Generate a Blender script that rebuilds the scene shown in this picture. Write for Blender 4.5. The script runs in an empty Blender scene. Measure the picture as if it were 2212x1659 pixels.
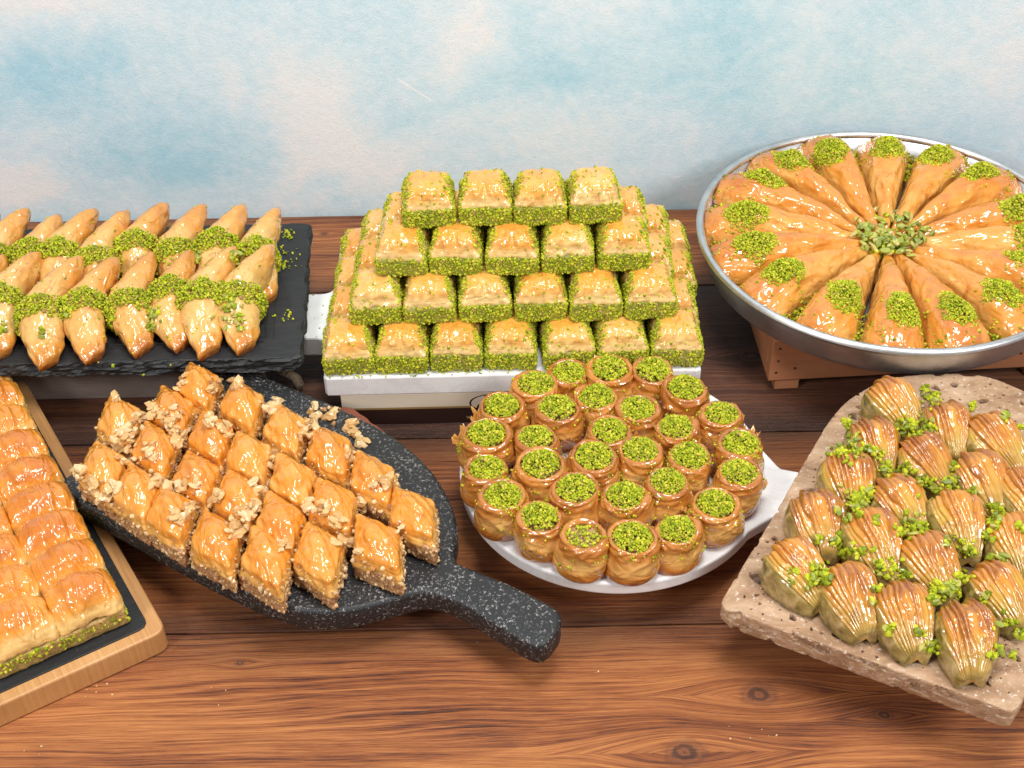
import bpy, bmesh, math, random
import numpy as np
from mathutils import Vector, Matrix
from mathutils.bvhtree import BVHTree
from mathutils.geometry import delaunay_2d_cdt

SC = bpy.context.scene
COL = SC.collection
PI = math.pi

# ------------------------------------------------------------------ camera
F_PX, PITCH, ROLL = 2950.0, math.radians(41.4), math.radians(1.1)      # pixels of a 2212 x 1659 view
CAM = np.array([0.0, -1.0, 0.80])
_f = np.array([0, math.cos(PITCH), -math.sin(PITCH)])
_u0 = np.array([0, math.sin(PITCH), math.cos(PITCH)])
_r0 = np.array([1.0, 0, 0])
_r = math.cos(ROLL) * _r0 - math.sin(ROLL) * _u0
_u = math.sin(ROLL) * _r0 + math.cos(ROLL) * _u0
cam_d = bpy.data.cameras.new('camera')
cam_d.sensor_width = 36.0
cam_d.lens = 36.0 * F_PX / 2212.0
cam_d.clip_start, cam_d.clip_end = 0.01, 50.0
cam = bpy.data.objects.new('camera', cam_d)
COL.objects.link(cam)
cam.matrix_world = Matrix(((_r[0], _u[0], -_f[0], CAM[0]), (_r[1], _u[1], -_f[1], CAM[1]),
                           (_r[2], _u[2], -_f[2], CAM[2]), (0, 0, 0, 1)))
SC.camera = cam


def P(x, y, z=0.0):
    """the point at height z under pixel (x, y)"""
    d = _f + _r * ((x - 1106.0) / F_PX) - _u * ((y - 829.5) / F_PX)
    return CAM + d * ((z - CAM[2]) / d[2])


# ------------------------------------------------------------------ light
world = bpy.data.worlds.new('World')
SC.world = world
world.use_nodes = True
world.node_tree.nodes['Background'].inputs[0].default_value = (0.95, 0.97, 1.0, 1)
world.node_tree.nodes['Background'].inputs[1].default_value = 0.34


def softbox(name, loc, target, sx, sy, watts, colour=(1, 1, 1)):
    l = bpy.data.lights.new(name, 'AREA')
    l.shape, l.size, l.size_y, l.energy, l.color = 'RECTANGLE', sx, sy, watts, colour
    o = bpy.data.objects.new(name, l)
    COL.objects.link(o)
    o.location = loc
    o.rotation_euler = (Vector(target) - Vector(loc)).to_track_quat('-Z', 'Y').to_euler()
    return o


softbox('overhead_softbox', (0.15, -0.30, 1.75), (0.0, -0.05, 0.05), 0.6, 0.45, 21.5, (1, 0.985, 0.96))
softbox('studio_softbox', (-1.15, -1.35, 1.35), (-0.05, -0.1, 0.05), 0.36, 0.46, 19.5, (1, 0.99, 0.97))
softbox('studio_softbox', (1.2, -1.2, 1.35), (0.1, -0.1, 0.05), 0.36, 0.46, 19.5, (1, 0.99, 0.97))
SC.view_settings.view_transform = 'Standard'
SC.view_settings.look = 'None'
SC.view_settings.exposure = 0.0
SC.view_settings.gamma = 1.0
SC.view_settings.use_curve_mapping = False
SC.render.engine = 'CYCLES'
SC.cycles.max_bounces = 8
SC.cycles.caustics_reflective = False
SC.cycles.caustics_refractive = False


# ------------------------------------------------------------------ numpy noise
def _hash(ix, iy, iz, seed):
    h = (ix * 374761393 + iy * 668265263 + iz * 2147483647 + seed * 1274126177) & 0xFFFFFFFF
    h = ((h ^ (h >> 13)) * 1274126177) & 0xFFFFFFFF
    h = ((h ^ (h >> 16)) * 2246822519) & 0xFFFFFFFF
    return ((h ^ (h >> 15)) & 0xFFFFFF) / float(0xFFFFFF)


def vn(p, seed=0):
    """value noise in 0..1 on an (N,3) array"""
    p = np.asarray(p, float)
    i = np.floor(p).astype(np.int64)
    f = p - i
    f = f * f * (3 - 2 * f)
    out = 0
    for dx in (0, 1):
        for dy in (0, 1):
            for dz in (0, 1):
                w = (f[:, 0] if dx else 1 - f[:, 0]) * (f[:, 1] if dy else 1 - f[:, 1]) * (f[:, 2] if dz else 1 - f[:, 2])
                out = out + w * _hash(i[:, 0] + dx, i[:, 1] + dy, i[:, 2] + dz, seed)
    return out


def fbm(p, scale, octv=4, seed=0, rough=0.5):
    p = np.asarray(p, float) * scale
    a, s, t = 1.0, 0.0, 0.0
    for k in range(octv):
        s = s + a * (vn(p, seed + 17 * k) - 0.5)
        t += a
        a *= rough
        p = p * 2.03
    return s / t * 2      # about -1..1


def ridged(p, scale, octv=3, seed=0):
    return 1 - 2 * np.abs(fbm(p, scale, octv, seed))


def sstep(a, b, x):
    t = np.clip((x - a) / (b - a), 0, 1)
    return t * t * (3 - 2 * t)


# ------------------------------------------------------------------ mesh helpers
def mesh_from(name, V, F, attrs=None, smooth=True, mat=None):
    V = np.asarray(V, np.float32)
    me = bpy.data.meshes.new(name)
    if isinstance(F, np.ndarray):
        n, k = F.shape
        me.vertices.add(len(V))
        me.vertices.foreach_set('co', V.ravel())
        me.loops.add(n * k)
        me.loops.foreach_set('vertex_index', F.ravel().astype(np.int32))
        me.polygons.add(n)
        me.polygons.foreach_set('loop_start', np.arange(0, n * k, k, dtype=np.int32))
        try:
            me.polygons.foreach_set('loop_total', np.full(n, k, np.int32))
        except Exception:
            pass
        me.update(calc_edges=True)
    else:
        me.from_pydata(V.tolist(), [], [list(map(int, f)) for f in F])
    if attrs:
        for k_, a in attrs.items():
            at = me.attributes.new(k_, 'FLOAT', 'POINT')
            at.data.foreach_set('value', np.asarray(a, np.float32))
    me.polygons.foreach_set('use_smooth', np.full(len(me.polygons), bool(smooth)))
    me.validate()
    if mat:
        me.materials.append(mat)
    return me


def grid_faces(nu, nv, wrap=False):
    """faces of an nv x nu grid (row-major, index v*nu+u); wrap closes u"""
    u = np.arange(nu if wrap else nu - 1)
    v = np.arange(nv - 1)
    U, Vv = np.meshgrid(u, v)
    U, Vv = U.ravel(), Vv.ravel()
    u2 = (U + 1) % nu
    return np.stack([Vv * nu + U, Vv * nu + u2, (Vv + 1) * nu + u2, (Vv + 1) * nu + U], 1)


_boxcache = {}


def boxgrid(nx, ny, nz):
    """points on the surface of the cube [-1,1]^3, welded, with quads"""
    key = (nx, ny, nz)
    if key in _boxcache:
        return _boxcache[key][0].copy(), _boxcache[key][1]
    idx, V, Fq = {}, [], []

    def vid(i, j, k):
        t = (i, j, k)
        if t not in idx:
            idx[t] = len(V)
            V.append((2 * i / nx - 1, 2 * j / ny - 1, 2 * k / nz - 1))
        return idx[t]
    for i in range(nx):
        for j in range(ny):
            Fq.append((vid(i, j, 0), vid(i, j + 1, 0), vid(i + 1, j + 1, 0), vid(i + 1, j, 0)))
            Fq.append((vid(i, j, nz), vid(i + 1, j, nz), vid(i + 1, j + 1, nz), vid(i, j + 1, nz)))
    for i in range(nx):
        for k in range(nz):
            Fq.append((vid(i, 0, k), vid(i + 1, 0, k), vid(i + 1, 0, k + 1), vid(i, 0, k + 1)))
            Fq.append((vid(i, ny, k), vid(i, ny, k + 1), vid(i + 1, ny, k + 1), vid(i + 1, ny, k)))
    for j in range(ny):
        for k in range(nz):
            Fq.append((vid(0, j, k), vid(0, j, k + 1), vid(0, j + 1, k + 1), vid(0, j + 1, k)))
            Fq.append((vid(nx, j, k), vid(nx, j + 1, k), vid(nx, j + 1, k + 1), vid(nx, j, k + 1)))
    _boxcache[key] = (np.array(V), np.array(Fq))
    return _boxcache[key][0].copy(), _boxcache[key][1]


def roundbox(n, half, r):
    """rounded box: returns positions, quads, cube coordinates"""
    p, Fq = boxgrid(*n)
    half = np.array(half)
    q = p * half
    inner = np.clip(q, -(half - r), half - r)
    d = q - inner
    L = np.linalg.norm(d, axis=1, keepdims=True)
    return inner + d / np.maximum(L, 1e-9) * r, Fq, p


def vnormals(V, Fq):
    a, b, c, d = (V[Fq[:, i]] for i in range(4))
    fn = np.cross(c - a, d - b)
    N = np.zeros_like(V)
    for i in range(4):
        np.add.at(N, Fq[:, i], fn)
    return N / np.maximum(np.linalg.norm(N, axis=1, keepdims=True), 1e-12)


_ph = (1 + 5 ** 0.5) / 2
ICO_V = np.array([(-1, _ph, 0), (1, _ph, 0), (-1, -_ph, 0), (1, -_ph, 0), (0, -1, _ph), (0, 1, _ph), (0, -1, -_ph),
                  (0, 1, -_ph), (_ph, 0, -1), (_ph, 0, 1), (-_ph, 0, -1), (-_ph, 0, 1)]) / math.hypot(1, _ph)
ICO_F = np.array([(0, 11, 5), (0, 5, 1), (0, 1, 7), (0, 7, 10), (0, 10, 11), (1, 5, 9), (5, 11, 4), (11, 10, 2),
                  (10, 7, 6), (7, 1, 8), (3, 9, 4), (3, 4, 2), (3, 2, 6), (3, 6, 8), (3, 8, 9), (4, 9, 5), (2, 4, 11),
                  (6, 2, 10), (8, 6, 7), (9, 8, 1)])


def rand_rot(n, rng):
    q = rng.normal(size=(n, 4))
    q /= np.linalg.norm(q, axis=1, keepdims=True)
    w, x, y, z = q.T
    return np.stack([np.stack([1 - 2 * (y * y + z * z), 2 * (x * y - z * w), 2 * (x * z + y * w)], 1),
                     np.stack([2 * (x * y + z * w), 1 - 2 * (x * x + z * z), 2 * (y * z - x * w)], 1),
                     np.stack([2 * (x * z - y * w), 2 * (y * z + x * w), 1 - 2 * (x * x + y * y)], 1)], 1)


def crumbs(pts, lo, hi, seed, extra=None):
    """one mesh of angular grains at pts (vertices, triangles, tint)"""
    rng = np.random.default_rng(seed)
    n = len(pts)
    s = lo + (hi - lo) * rng.random(n) ** 2
    T = ICO_V[None] * (0.72 + 0.56 * rng.random((n, 12, 1))) * (0.65 + 0.7 * rng.random((n, 1, 3)))
    T = np.einsum('nij,nkj->nki', rand_rot(n, rng), T) * s[:, None, None] + np.asarray(pts)[:, None, :]
    V = T.reshape(-1, 3)
    Fc = (ICO_F[None] + (np.arange(n) * 12)[:, None, None]).reshape(-1, 3)
    tint = np.repeat(rng.random(n), 12)
    return V, Fc, tint


def scatter(V, Fq, n, weight, seed, off=0.0):
    """n random points on quads, chosen by area times weight(face centre, face normal)"""
    rng = np.random.default_rng(seed)
    a, b, c, d = (V[Fq[:, i]] for i in range(4))
    nr = np.cross(c - a, d - b)
    ar = np.linalg.norm(nr, axis=1)
    nr = nr / np.maximum(ar[:, None], 1e-12)
    w = ar * weight((a + b + c + d) / 4, nr)
    w = w / w.sum()
    k = rng.choice(len(Fq), n, p=w)
    u, v = rng.random((n, 1)), rng.random((n, 1))
    pt = (a[k] * (1 - u) + b[k] * u) * (1 - v) + (d[k] * (1 - u) + c[k] * u) * v
    return pt + nr[k] * off, nr[k]


def obj(name, me, parent=None, loc=(0, 0, 0), rot=(0, 0, 0), scale=None, mat=None):
    o = bpy.data.objects.new(name, me)
    COL.objects.link(o)
    o.parent = parent
    o.location, o.rotation_euler = [float(q) for q in loc], rot
    if scale is not None:
        o.scale = (scale, scale, scale) if np.isscalar(scale) else scale
    if mat is not None and me is not None and not me.materials:
        me.materials.append(mat)
    return o


def tag(o, label=None, cat=None, group=None, kind=None):
    if label:
        o['label'] = label
    if cat:
        o['category'] = cat
    if group:
        o['group'] = group
    if kind:
        o['kind'] = kind
    return o


def thing(name, loc, rz, label, cat, group=None, tilt=(0, 0)):
    o = obj(name, None, None, loc, (tilt[0], tilt[1], rz))
    o.empty_display_size = 0.01
    return tag(o, label, cat, group)


def fillet(pts, r, seg=6):
    """polygon with rounded corners; r is one radius or one per corner"""
    pts = [np.array(p[:2], float) for p in pts]
    out = []
    n = len(pts)
    for i, p in enumerate(pts):
        rr = r[i] if hasattr(r, '__len__') else r
        a, b = pts[i - 1] - p, pts[(i + 1) % n] - p
        la, lb = np.linalg.norm(a), np.linalg.norm(b)
        k = min(rr, la * 0.49, lb * 0.49)
        if k < 1e-5:
            out.append(p)
            continue
        q0, q1 = p + a / la * k, p + b / lb * k
        for t in np.linspace(0, 1, seg):
            out.append((1 - t) ** 2 * q0 + 2 * t * (1 - t) * p + t * t * q1)
    return np.array(out)


def spline(pts, n=8):
    """closed Catmull-Rom through pts"""
    p = np.array(pts, float)
    out = []
    for i in range(len(p)):
        a, b, c, d = p[i - 1], p[i], p[(i + 1) % len(p)], p[(i + 2) % len(p)]
        for t in np.linspace(0, 1, n, endpoint=False):
            out.append(0.5 * ((2 * b) + (c - a) * t + (2 * a - 5 * b + 4 * c - d) * t * t + (3 * b - a - 3 * c + d) * t ** 3))
    return np.array(out)


def resample(pts, step):
    p = np.vstack([pts, pts[:1]])
    s = np.concatenate([[0], np.cumsum(np.linalg.norm(np.diff(p, axis=0), axis=1))])
    n = max(8, int(s[-1] / step))
    t = np.linspace(0, s[-1], n, endpoint=False)
    return np.stack([np.interp(t, s, p[:, 0]), np.interp(t, s, p[:, 1])], 1)


def area2(p):
    return np.sum(p[:, 0] * np.roll(p[:, 1], -1) - np.roll(p[:, 0], -1) * p[:, 1])


def slab(outline, z0, z1, bev=0.002, step=0.004, mid=1, chip=0.0, chip_scale=120, seed=0, cap_top=True, zk=2.5, pitted=False):
    """solid slab of an outline with rounded, optionally chipped edges"""
    o = resample(np.array(outline)[:, :2], step)
    if area2(o) < 0:
        o = o[::-1]
    t = np.roll(o, -1, 0) - np.roll(o, 1, 0)
    nrm = np.stack([t[:, 1], -t[:, 0]], 1)
    nrm /= np.linalg.norm(nrm, axis=1, keepdims=True)          # outward
    rings = [(bev, z0), (bev * 0.3, z0 + bev * 0.3), (0, z0 + bev)]
    for k in range(mid):
        rings.append((0, z0 + bev + (z1 - z0 - 2 * bev) * (k + 1) / (mid + 1)))
    rings += [(0, z1 - bev), (bev * 0.3, z1 - bev * 0.3), (bev, z1)]
    V, n = [], len(o)
    for i, (ins, z) in enumerate(rings):
        q = np.column_stack([o - nrm * ins, np.full(n, z)])
        if chip:
            amp = chip * (0.5 if i in (len(rings) - 1,) else 1)
            dn = fbm(q * np.array([1, 1, zk]), chip_scale, 4, seed) * amp - chip * 0.5
            if pitted:                     # separate holes instead of an all-over roughness
                dn = -chip * sstep(0.12, 0.42, fbm(q * np.array([0.8, 0.8, 1.6]), chip_scale, 3, seed)) + 0.0004 * fbm(q, 500, 2, seed)
            q[:, :2] += nrm * dn[:, None]
        V.append(q)
    V = np.vstack(V)
    Fs = grid_faces(n, len(rings), True).tolist()
    Fs.append(list(range(n))[::-1])
    if cap_top:
        Fs.append([(len(rings) - 1) * n + k for k in range(n)])
    return V, Fs


def box_mesh(name, size, bev=0.0015, mat=None, seg=2, wob=0.0, seed=0):
    bm = bmesh.new()
    bmesh.ops.create_cube(bm, size=1)
    bmesh.ops.scale(bm, vec=size, verts=bm.verts)
    if bev:
        bmesh.ops.bevel(bm, geom=bm.edges[:], offset=bev, segments=seg, profile=0.5, affect='EDGES')
    me = bpy.data.meshes.new(name)
    bm.to_mesh(me)
    bm.free()
    if mat:
        me.materials.append(mat)
    return me


def lathe(profile, seg=96):
    a = np.linspace(0, 2 * PI, seg, endpoint=False)
    V = np.vstack([np.stack([r * np.cos(a), r * np.sin(a), np.full(seg, z)], 1) for r, z in profile])
    return V, grid_faces(seg, len(profile), True)


def tube(path, rad, seg=8):
    path = np.array(path, float)
    V = []
    for i, p in enumerate(path):
        t = path[min(i + 1, len(path) - 1)] - path[max(i - 1, 0)]
        t = t / np.linalg.norm(t)
        a = np.cross(t, (0, 0, 1.0) if abs(t[2]) < 0.9 else (1.0, 0, 0))
        a /= np.linalg.norm(a)
        b = np.cross(t, a)
        rr = rad[i] if hasattr(rad, '__len__') else rad
        for k in range(seg):
            V.append(p + rr * (a * math.cos(2 * PI * k / seg) + b * math.sin(2 * PI * k / seg)))
    Fs = grid_faces(seg, len(path), True).tolist()
    Fs += [list(range(seg))[::-1], [(len(path) - 1) * seg + k for k in range(seg)]]
    return np.array(V), Fs


class Ground:
    """what has been put on one board, for dropping nuts and crumbs on it"""
    def __init__(self):
        self.V, self.F, self.n, self.tree = [], [], 0, None

    def add(self, V, Fs, M=None):
        V = np.asarray(V, float)
        if M is not None:
            M = np.array(M)
            V = V @ M[:3, :3].T + M[:3, 3]
        self.V += V.tolist()
        self.F += [[int(i) + self.n for i in f] for f in Fs]
        self.n += len(V)
        self.tree = None

    def drop(self, x, y):
        if self.tree is None:
            self.tree = BVHTree.FromPolygons(self.V, self.F)
        h = self.tree.ray_cast(Vector((x, y, 1.0)), Vector((0, 0, -1)))
        return (h[0].z, h[1]) if h[0] is not None else (None, None)


def mw(o):
    """world matrix of a thing or of a part directly under it"""
    m = Matrix.LocRotScale(o.location, o.rotation_euler, o.scale)
    return mw(o.parent) @ m if o.parent else m


# ------------------------------------------------------------------ node helpers
def lin(r, g, b):
    c = lambda v: (v / 255 / 12.92) if v / 255 <= 0.04045 else ((v / 255 + 0.055) / 1.055) ** 2.4
    return (c(r), c(g), c(b), 1)


class NT:
    def __init__(self, name):
        self.m = bpy.data.materials.new(name)
        self.m.use_nodes = True
        self.t = self.m.node_tree
        self.b = self.t.nodes['Principled BSDF']
        self.co = self.n('ShaderNodeTexCoord').outputs['Object']

    def n(self, typ, ins=None, **at):
        nd = self.t.nodes.new(typ)
        for k, v in at.items():
            setattr(nd, k, v)
        for k, v in (ins or {}).items():
            self.put(nd.inputs[k], v)
        return nd

    def put(self, sock, v):
        if isinstance(v, bpy.types.NodeSocket):
            self.t.links.new(v, sock)
        else:
            sock.default_value = v

    def set(self, **kw):
        for k, v in kw.items():
            self.put(self.b.inputs[k.replace('_', ' ')], v)

    def math(self, op, a, b=0.0, c=0.0, clamp=False):
        nd = self.n('ShaderNodeMath', {0: a, 1: b, 2: c}, operation=op, use_clamp=clamp)
        return nd.outputs[0]

    def vmath(self, op, a, b):
        return self.n('ShaderNodeVectorMath', {0: a, 1: b}, operation=op).outputs[0]

    def noise(self, vec, scale, detail=4.0, rough=0.55, dist=0.0):
        return self.n('ShaderNodeTexNoise', {'Vector': vec, 'Scale': scale, 'Detail': detail, 'Roughness': rough,
                                             'Distortion': dist}).outputs['Fac']

    def stretch(self, vec, s):
        return self.n('ShaderNodeMapping', {'Vector': vec, 'Scale': s}).outputs[0]

    def ramp(self, fac, stops):
        nd = self.n('ShaderNodeValToRGB', {0: fac})
        e = nd.color_ramp.elements
        while len(e) < len(stops):
            e.new(0.5)
        for q, (p, c) in zip(e, stops):
            q.position, q.color = p, c if len(c) == 4 else (*c, 1)
        return nd.outputs[0]

    def mix(self, f, a, b, mode='MIX'):
        nd = self.n('ShaderNodeMix', data_type='RGBA', blend_type=mode)
        self.put(nd.inputs[0], f)
        self.put(nd.inputs[6], a)
        self.put(nd.inputs[7], b)
        return nd.outputs[2]

    def step(self, v, a, b):
        return self.n('ShaderNodeMapRange', {0: v, 1: a, 2: b, 3: 0.0, 4: 1.0}, interpolation_type='SMOOTHSTEP').outputs[0]

    def attr(self, name):
        return self.n('ShaderNodeAttribute', attribute_name=name).outputs['Fac']

    def bump(self, h, strength=0.3, dist=0.001, prev=None):
        nd = self.n('ShaderNodeBump', {'Strength': strength, 'Distance': dist, 'Height': h})
        if prev is not None:
            self.t.links.new(prev, nd.inputs['Normal'])
        return nd.outputs[0]

    def rnd(self):
        return self.n('ShaderNodeObjectInfo').outputs['Random']


def jitter_co(nt):
    r = nt.math('MULTIPLY', nt.rnd(), 7.3)
    v = nt.n('ShaderNodeCombineXYZ', {0: r, 1: nt.math('MULTIPLY', r, 1.7), 2: r}).outputs[0]
    return nt.vmath('ADD', nt.co, v)


def filo(name, pale, gold, brown, wr=(110, 260, 110), wr_strength=0.45, coat=0.7, layers=0.6, sss=0.12, patch=0.5):
    nt = NT(name)
    co = jitter_co(nt)
    toast = nt.attr('toast')
    n1 = nt.noise(co, 70, 5, 0.6)
    n2 = nt.noise(co, 330, 3, 0.6)
    t = nt.math('ADD', toast, nt.math('MULTIPLY', nt.math('SUBTRACT', n1, 0.5), 0.75))
    t = nt.math('ADD', t, nt.math('MULTIPLY', nt.math('SUBTRACT', n2, 0.5), 0.18))
    t = nt.math('ADD', t, nt.math('MULTIPLY', nt.math('SUBTRACT', nt.rnd(), 0.5), 0.22))
    col = nt.ramp(t, [(0.02, pale), (0.5, gold), (1.0, brown)])
    pt = nt.step(nt.noise(co, 95, 3, 0.5, 1.2), 0.60, 0.72)
    col = nt.mix(nt.math('MULTIPLY', pt, patch), col, brown)
    nz = nt.n('ShaderNodeSeparateXYZ', {0: nt.n('ShaderNodeNewGeometry').outputs['Normal']}).outputs[2]
    side = nt.step(nt.math('ABSOLUTE', nz), 0.65, 0.25)
    ly = nt.noise(nt.stretch(co, (45, 45, 1500)), 1.0, 3, 0.6)
    lyc = nt.ramp(ly, [(0.3, (0.42, 0.26, 0.12, 1)), (0.62, (1, 1, 1, 1))])
    col = nt.mix(nt.math('MULTIPLY', side, layers), col, lyc, 'MULTIPLY')
    # smooth raised creases of the syrup-soaked sheet
    w = nt.noise(nt.stretch(co, tuple(q * 0.85 for q in wr)), 1.0, 0.6, 0.4, 0.8)
    w = nt.math('SQRT', nt.math('ADD', nt.math('POWER', nt.math('SUBTRACT', w, 0.5), 2.0), 0.0012))
    w2 = nt.noise(nt.stretch(co, tuple(q * 1.8 for q in wr)), 1.0, 0.0, 0.5, 0.3)
    b1 = nt.bump(w, wr_strength * 0.8, 0.006)
    b2 = nt.bump(ly, nt.math('MULTIPLY', side, 0.35), 0.0007, b1)
    nt.set(Base_Color=col, Roughness=0.40, Normal=b2, Coat_Weight=coat, Coat_Roughness=0.10, Coat_IOR=1.65,
           Specular_IOR_Level=0.35, Subsurface_Weight=sss, Subsurface_Radius=(1.0, 0.45, 0.15), Subsurface_Scale=0.004)
    cn = nt.bump(w2, wr_strength * 0.35, 0.0018, nt.bump(w, wr_strength * 1.05, 0.006))
    nt.put(nt.b.inputs['Coat Normal'], cn)
    return nt.m


def crumb_mat(name, stops, rough=0.75, gloss=0.3):
    nt = NT(name)
    t = nt.attr('tint')
    n = nt.noise(nt.co, 500, 2)
    t = nt.math('ADD', t, nt.math('MULTIPLY', nt.math('SUBTRACT', n, 0.5), 0.3))
    nt.set(Base_Color=nt.ramp(t, stops), Roughness=rough, Specular_IOR_Level=gloss)
    return nt.m


M_filo = filo('square_filo', (0.78, 0.55, 0.22, 1), (0.78, 0.36, 0.055, 1), (0.60, 0.19, 0.02, 1), wr=(100, 150, 100), layers=0.30, coat=0.9)
M_roll = filo('roll_filo', (0.74, 0.42, 0.12, 1), (0.54, 0.20, 0.028, 1), (0.28, 0.066, 0.008, 1), wr=(95, 95, 150), layers=0.12, coat=1.0, wr_strength=0.6, sss=0.15)
M_wedge = filo('wedge_filo', (0.78, 0.48, 0.14, 1), (0.74, 0.29, 0.035, 1), (0.50, 0.13, 0.012, 1), wr=(130, 80, 100), layers=0.40, patch=0.6, coat=0.95, wr_strength=0.55)
M_slatefilo = filo('parcel_filo', (0.74, 0.48, 0.16, 1), (0.68, 0.30, 0.05, 1), (0.42, 0.125, 0.014, 1), wr=(140, 90, 100), layers=0.1, coat=0.95, wr_strength=0.6)
M_diamond = filo('diamond_filo', (0.76, 0.42, 0.10, 1), (0.76, 0.28, 0.024, 1), (0.54, 0.14, 0.010, 1), wr=(170, 85, 90), layers=0.35, coat=1.0, wr_strength=0.55)
M_bam = filo('tall_filo', (0.78, 0.50, 0.17, 1), (0.76, 0.30, 0.03, 1), (0.52, 0.13, 0.009, 1), wr=(200, 80, 80), layers=0.4, coat=0.95, wr_strength=0.55)
M_shell = filo('shell_filo', (0.60, 0.38, 0.055, 1), (0.58, 0.22, 0.018, 1), (0.25, 0.06, 0.007, 1), wr=(110, 110, 110), wr_strength=0.25, layers=0.0, coat=1.0, patch=0.6)
M_pist = crumb_mat('pistachio_crumb', [(0.0, (0.17, 0.22, 0.008, 1)), (0.3, (0.33, 0.40, 0.012, 1)), (0.7, (0.52, 0.54, 0.022, 1)), (0.95, (0.64, 0.56, 0.07, 1)), (1.0, (0.42, 0.2, 0.12, 1))])
M_walcrumb = crumb_mat('walnut_crumb', [(0.0, (0.36, 0.16, 0.06, 1)), (0.4, (0.62, 0.38, 0.16, 1)), (1.0, (0.80, 0.60, 0.34, 1))], 0.42, 0.5)


def filling_mat(name, a, b, c, coat=0.35):
    nt = NT(name)
    co = jitter_co(nt)
    n = nt.noise(co, 420, 4, 0.65)
    l = nt.noise(nt.stretch(co, (60, 60, 700)), 1.0, 3, 0.6)
    f = nt.math('ADD', nt.math('MULTIPLY', n, 0.65), nt.math('MULTIPLY', l, 0.35))
    nt.set(Base_Color=nt.ramp(f, [(0.34, a), (0.5, b), (0.66, c)]), Roughness=0.5, Coat_Weight=coat, Coat_Roughness=0.15,
           Normal=nt.bump(n, 0.7, 0.0015))
    return nt.m


M_greenfill = filling_mat('pistachio_filling', (0.14, 0.14, 0.018, 1), (0.30, 0.30, 0.04, 1), (0.48, 0.42, 0.10, 1))
M_walfill = filling_mat('walnut_filling', (0.20, 0.075, 0.028, 1), (0.44, 0.225, 0.095, 1), (0.68, 0.45, 0.23, 1), 0.6)
M_rollfill = filling_mat('roll_filling', (0.28, 0.11, 0.05, 1), (0.48, 0.25, 0.11, 1), (0.66, 0.42, 0.2, 1))
M_bamfill = filling_mat('soaked_filling', (0.16, 0.12, 0.02, 1), (0.42, 0.26, 0.07, 1), (0.6, 0.42, 0.15, 1), 0.6)


def nut_mat(name, stops, skin, skin_amt):
    nt = NT(name)
    co = jitter_co(nt)
    n = nt.noise(co, 260, 3)
    base = nt.ramp(nt.math('ADD', nt.rnd(), nt.math('MULTIPLY', nt.math('SUBTRACT', n, 0.5), 0.5)), stops)
    sk = nt.step(nt.noise(co, 150, 2, 0.5), 0.66 - skin_amt, 0.72 - skin_amt)
    nt.set(Base_Color=nt.mix(nt.math('MULTIPLY', sk, 0.9), base, skin), Roughness=0.38, Coat_Weight=0.45, Coat_Roughness=0.12,
           Normal=nt.bump(n, 0.3, 0.001), Subsurface_Weight=0.1, Subsurface_Radius=(1, 0.8, 0.3), Subsurface_Scale=0.002)
    return nt.m


M_pnut = nut_mat('pistachio_piece', [(0.0, (0.13, 0.25, 0.012, 1)), (0.4, (0.28, 0.40, 0.02, 1)), (0.8, (0.47, 0.52, 0.05, 1)), (1.0, (0.55, 0.42, 0.12, 1))], (0.36, 0.17, 0.12, 1), 0.13)
M_wnut = nut_mat('walnut_piece', [(0.0, (0.54, 0.28, 0.08, 1)), (0.5, (0.74, 0.48, 0.19, 1)), (1.0, (0.82, 0.60, 0.32, 1))], (0.30, 0.10, 0.03, 1), 0.09)


def stone_mat():
    nt = NT('speckled_stone')
    n = nt.noise(nt.co, 480, 5, 0.75)
    big = nt.noise(nt.co, 40, 3)
    f = nt.step(nt.math('ADD', n, nt.math('MULTIPLY', big, 0.12)), 0.615, 0.70)
    c = nt.mix(f, (0.013, 0.0135, 0.0145, 1), (0.34, 0.32, 0.31, 1))
    nt.set(Base_Color=c, Roughness=nt.math('ADD', 0.42, nt.math('MULTIPLY', n, 0.2)), Normal=nt.bump(n, 0.25, 0.0008), Specular_IOR_Level=0.5)
    return nt.m


def slate_mat(name='slate', k=1.0):
    nt = NT(name)
    n = nt.noise(nt.stretch(nt.co, (60, 140, 300)), 1.0, 6, 0.65)
    n2 = nt.noise(nt.co, 900, 2)
    c = nt.ramp(n, [(0.3, (0.018 * k, 0.019 * k, 0.021 * k, 1)), (0.7, (0.045 * k, 0.047 * k, 0.05 * k, 1))])
    c = nt.mix(nt.step(n2, 0.70, 0.76), c, (0.16, 0.16, 0.16, 1))
    nt.set(Base_Color=c, Roughness=0.52, Normal=nt.bump(n, 0.5, 0.0012))
    return nt.m


def marble_mat():
    nt = NT('white_marble')
    n = nt.noise(nt.co, 22, 8, 0.7, 0.6)
    v = nt.math('ABSOLUTE', nt.math('SUBTRACT', n, 0.5))
    fine = nt.noise(nt.co, 300, 4, 0.7)
    c = nt.ramp(v, [(0.0, (0.73, 0.72, 0.72, 1)), (0.04, (0.79, 0.78, 0.78, 1)), (0.14, (0.84, 0.83, 0.825, 1))])
    c = nt.mix(nt.math('MULTIPLY', nt.step(fine, 0.5, 0.75), 0.3), c, (0.64, 0.63, 0.63, 1))
    nt.set(Base_Color=c, Roughness=0.33, Normal=nt.bump(fine, 0.06, 0.0005))
    return nt.m


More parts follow.
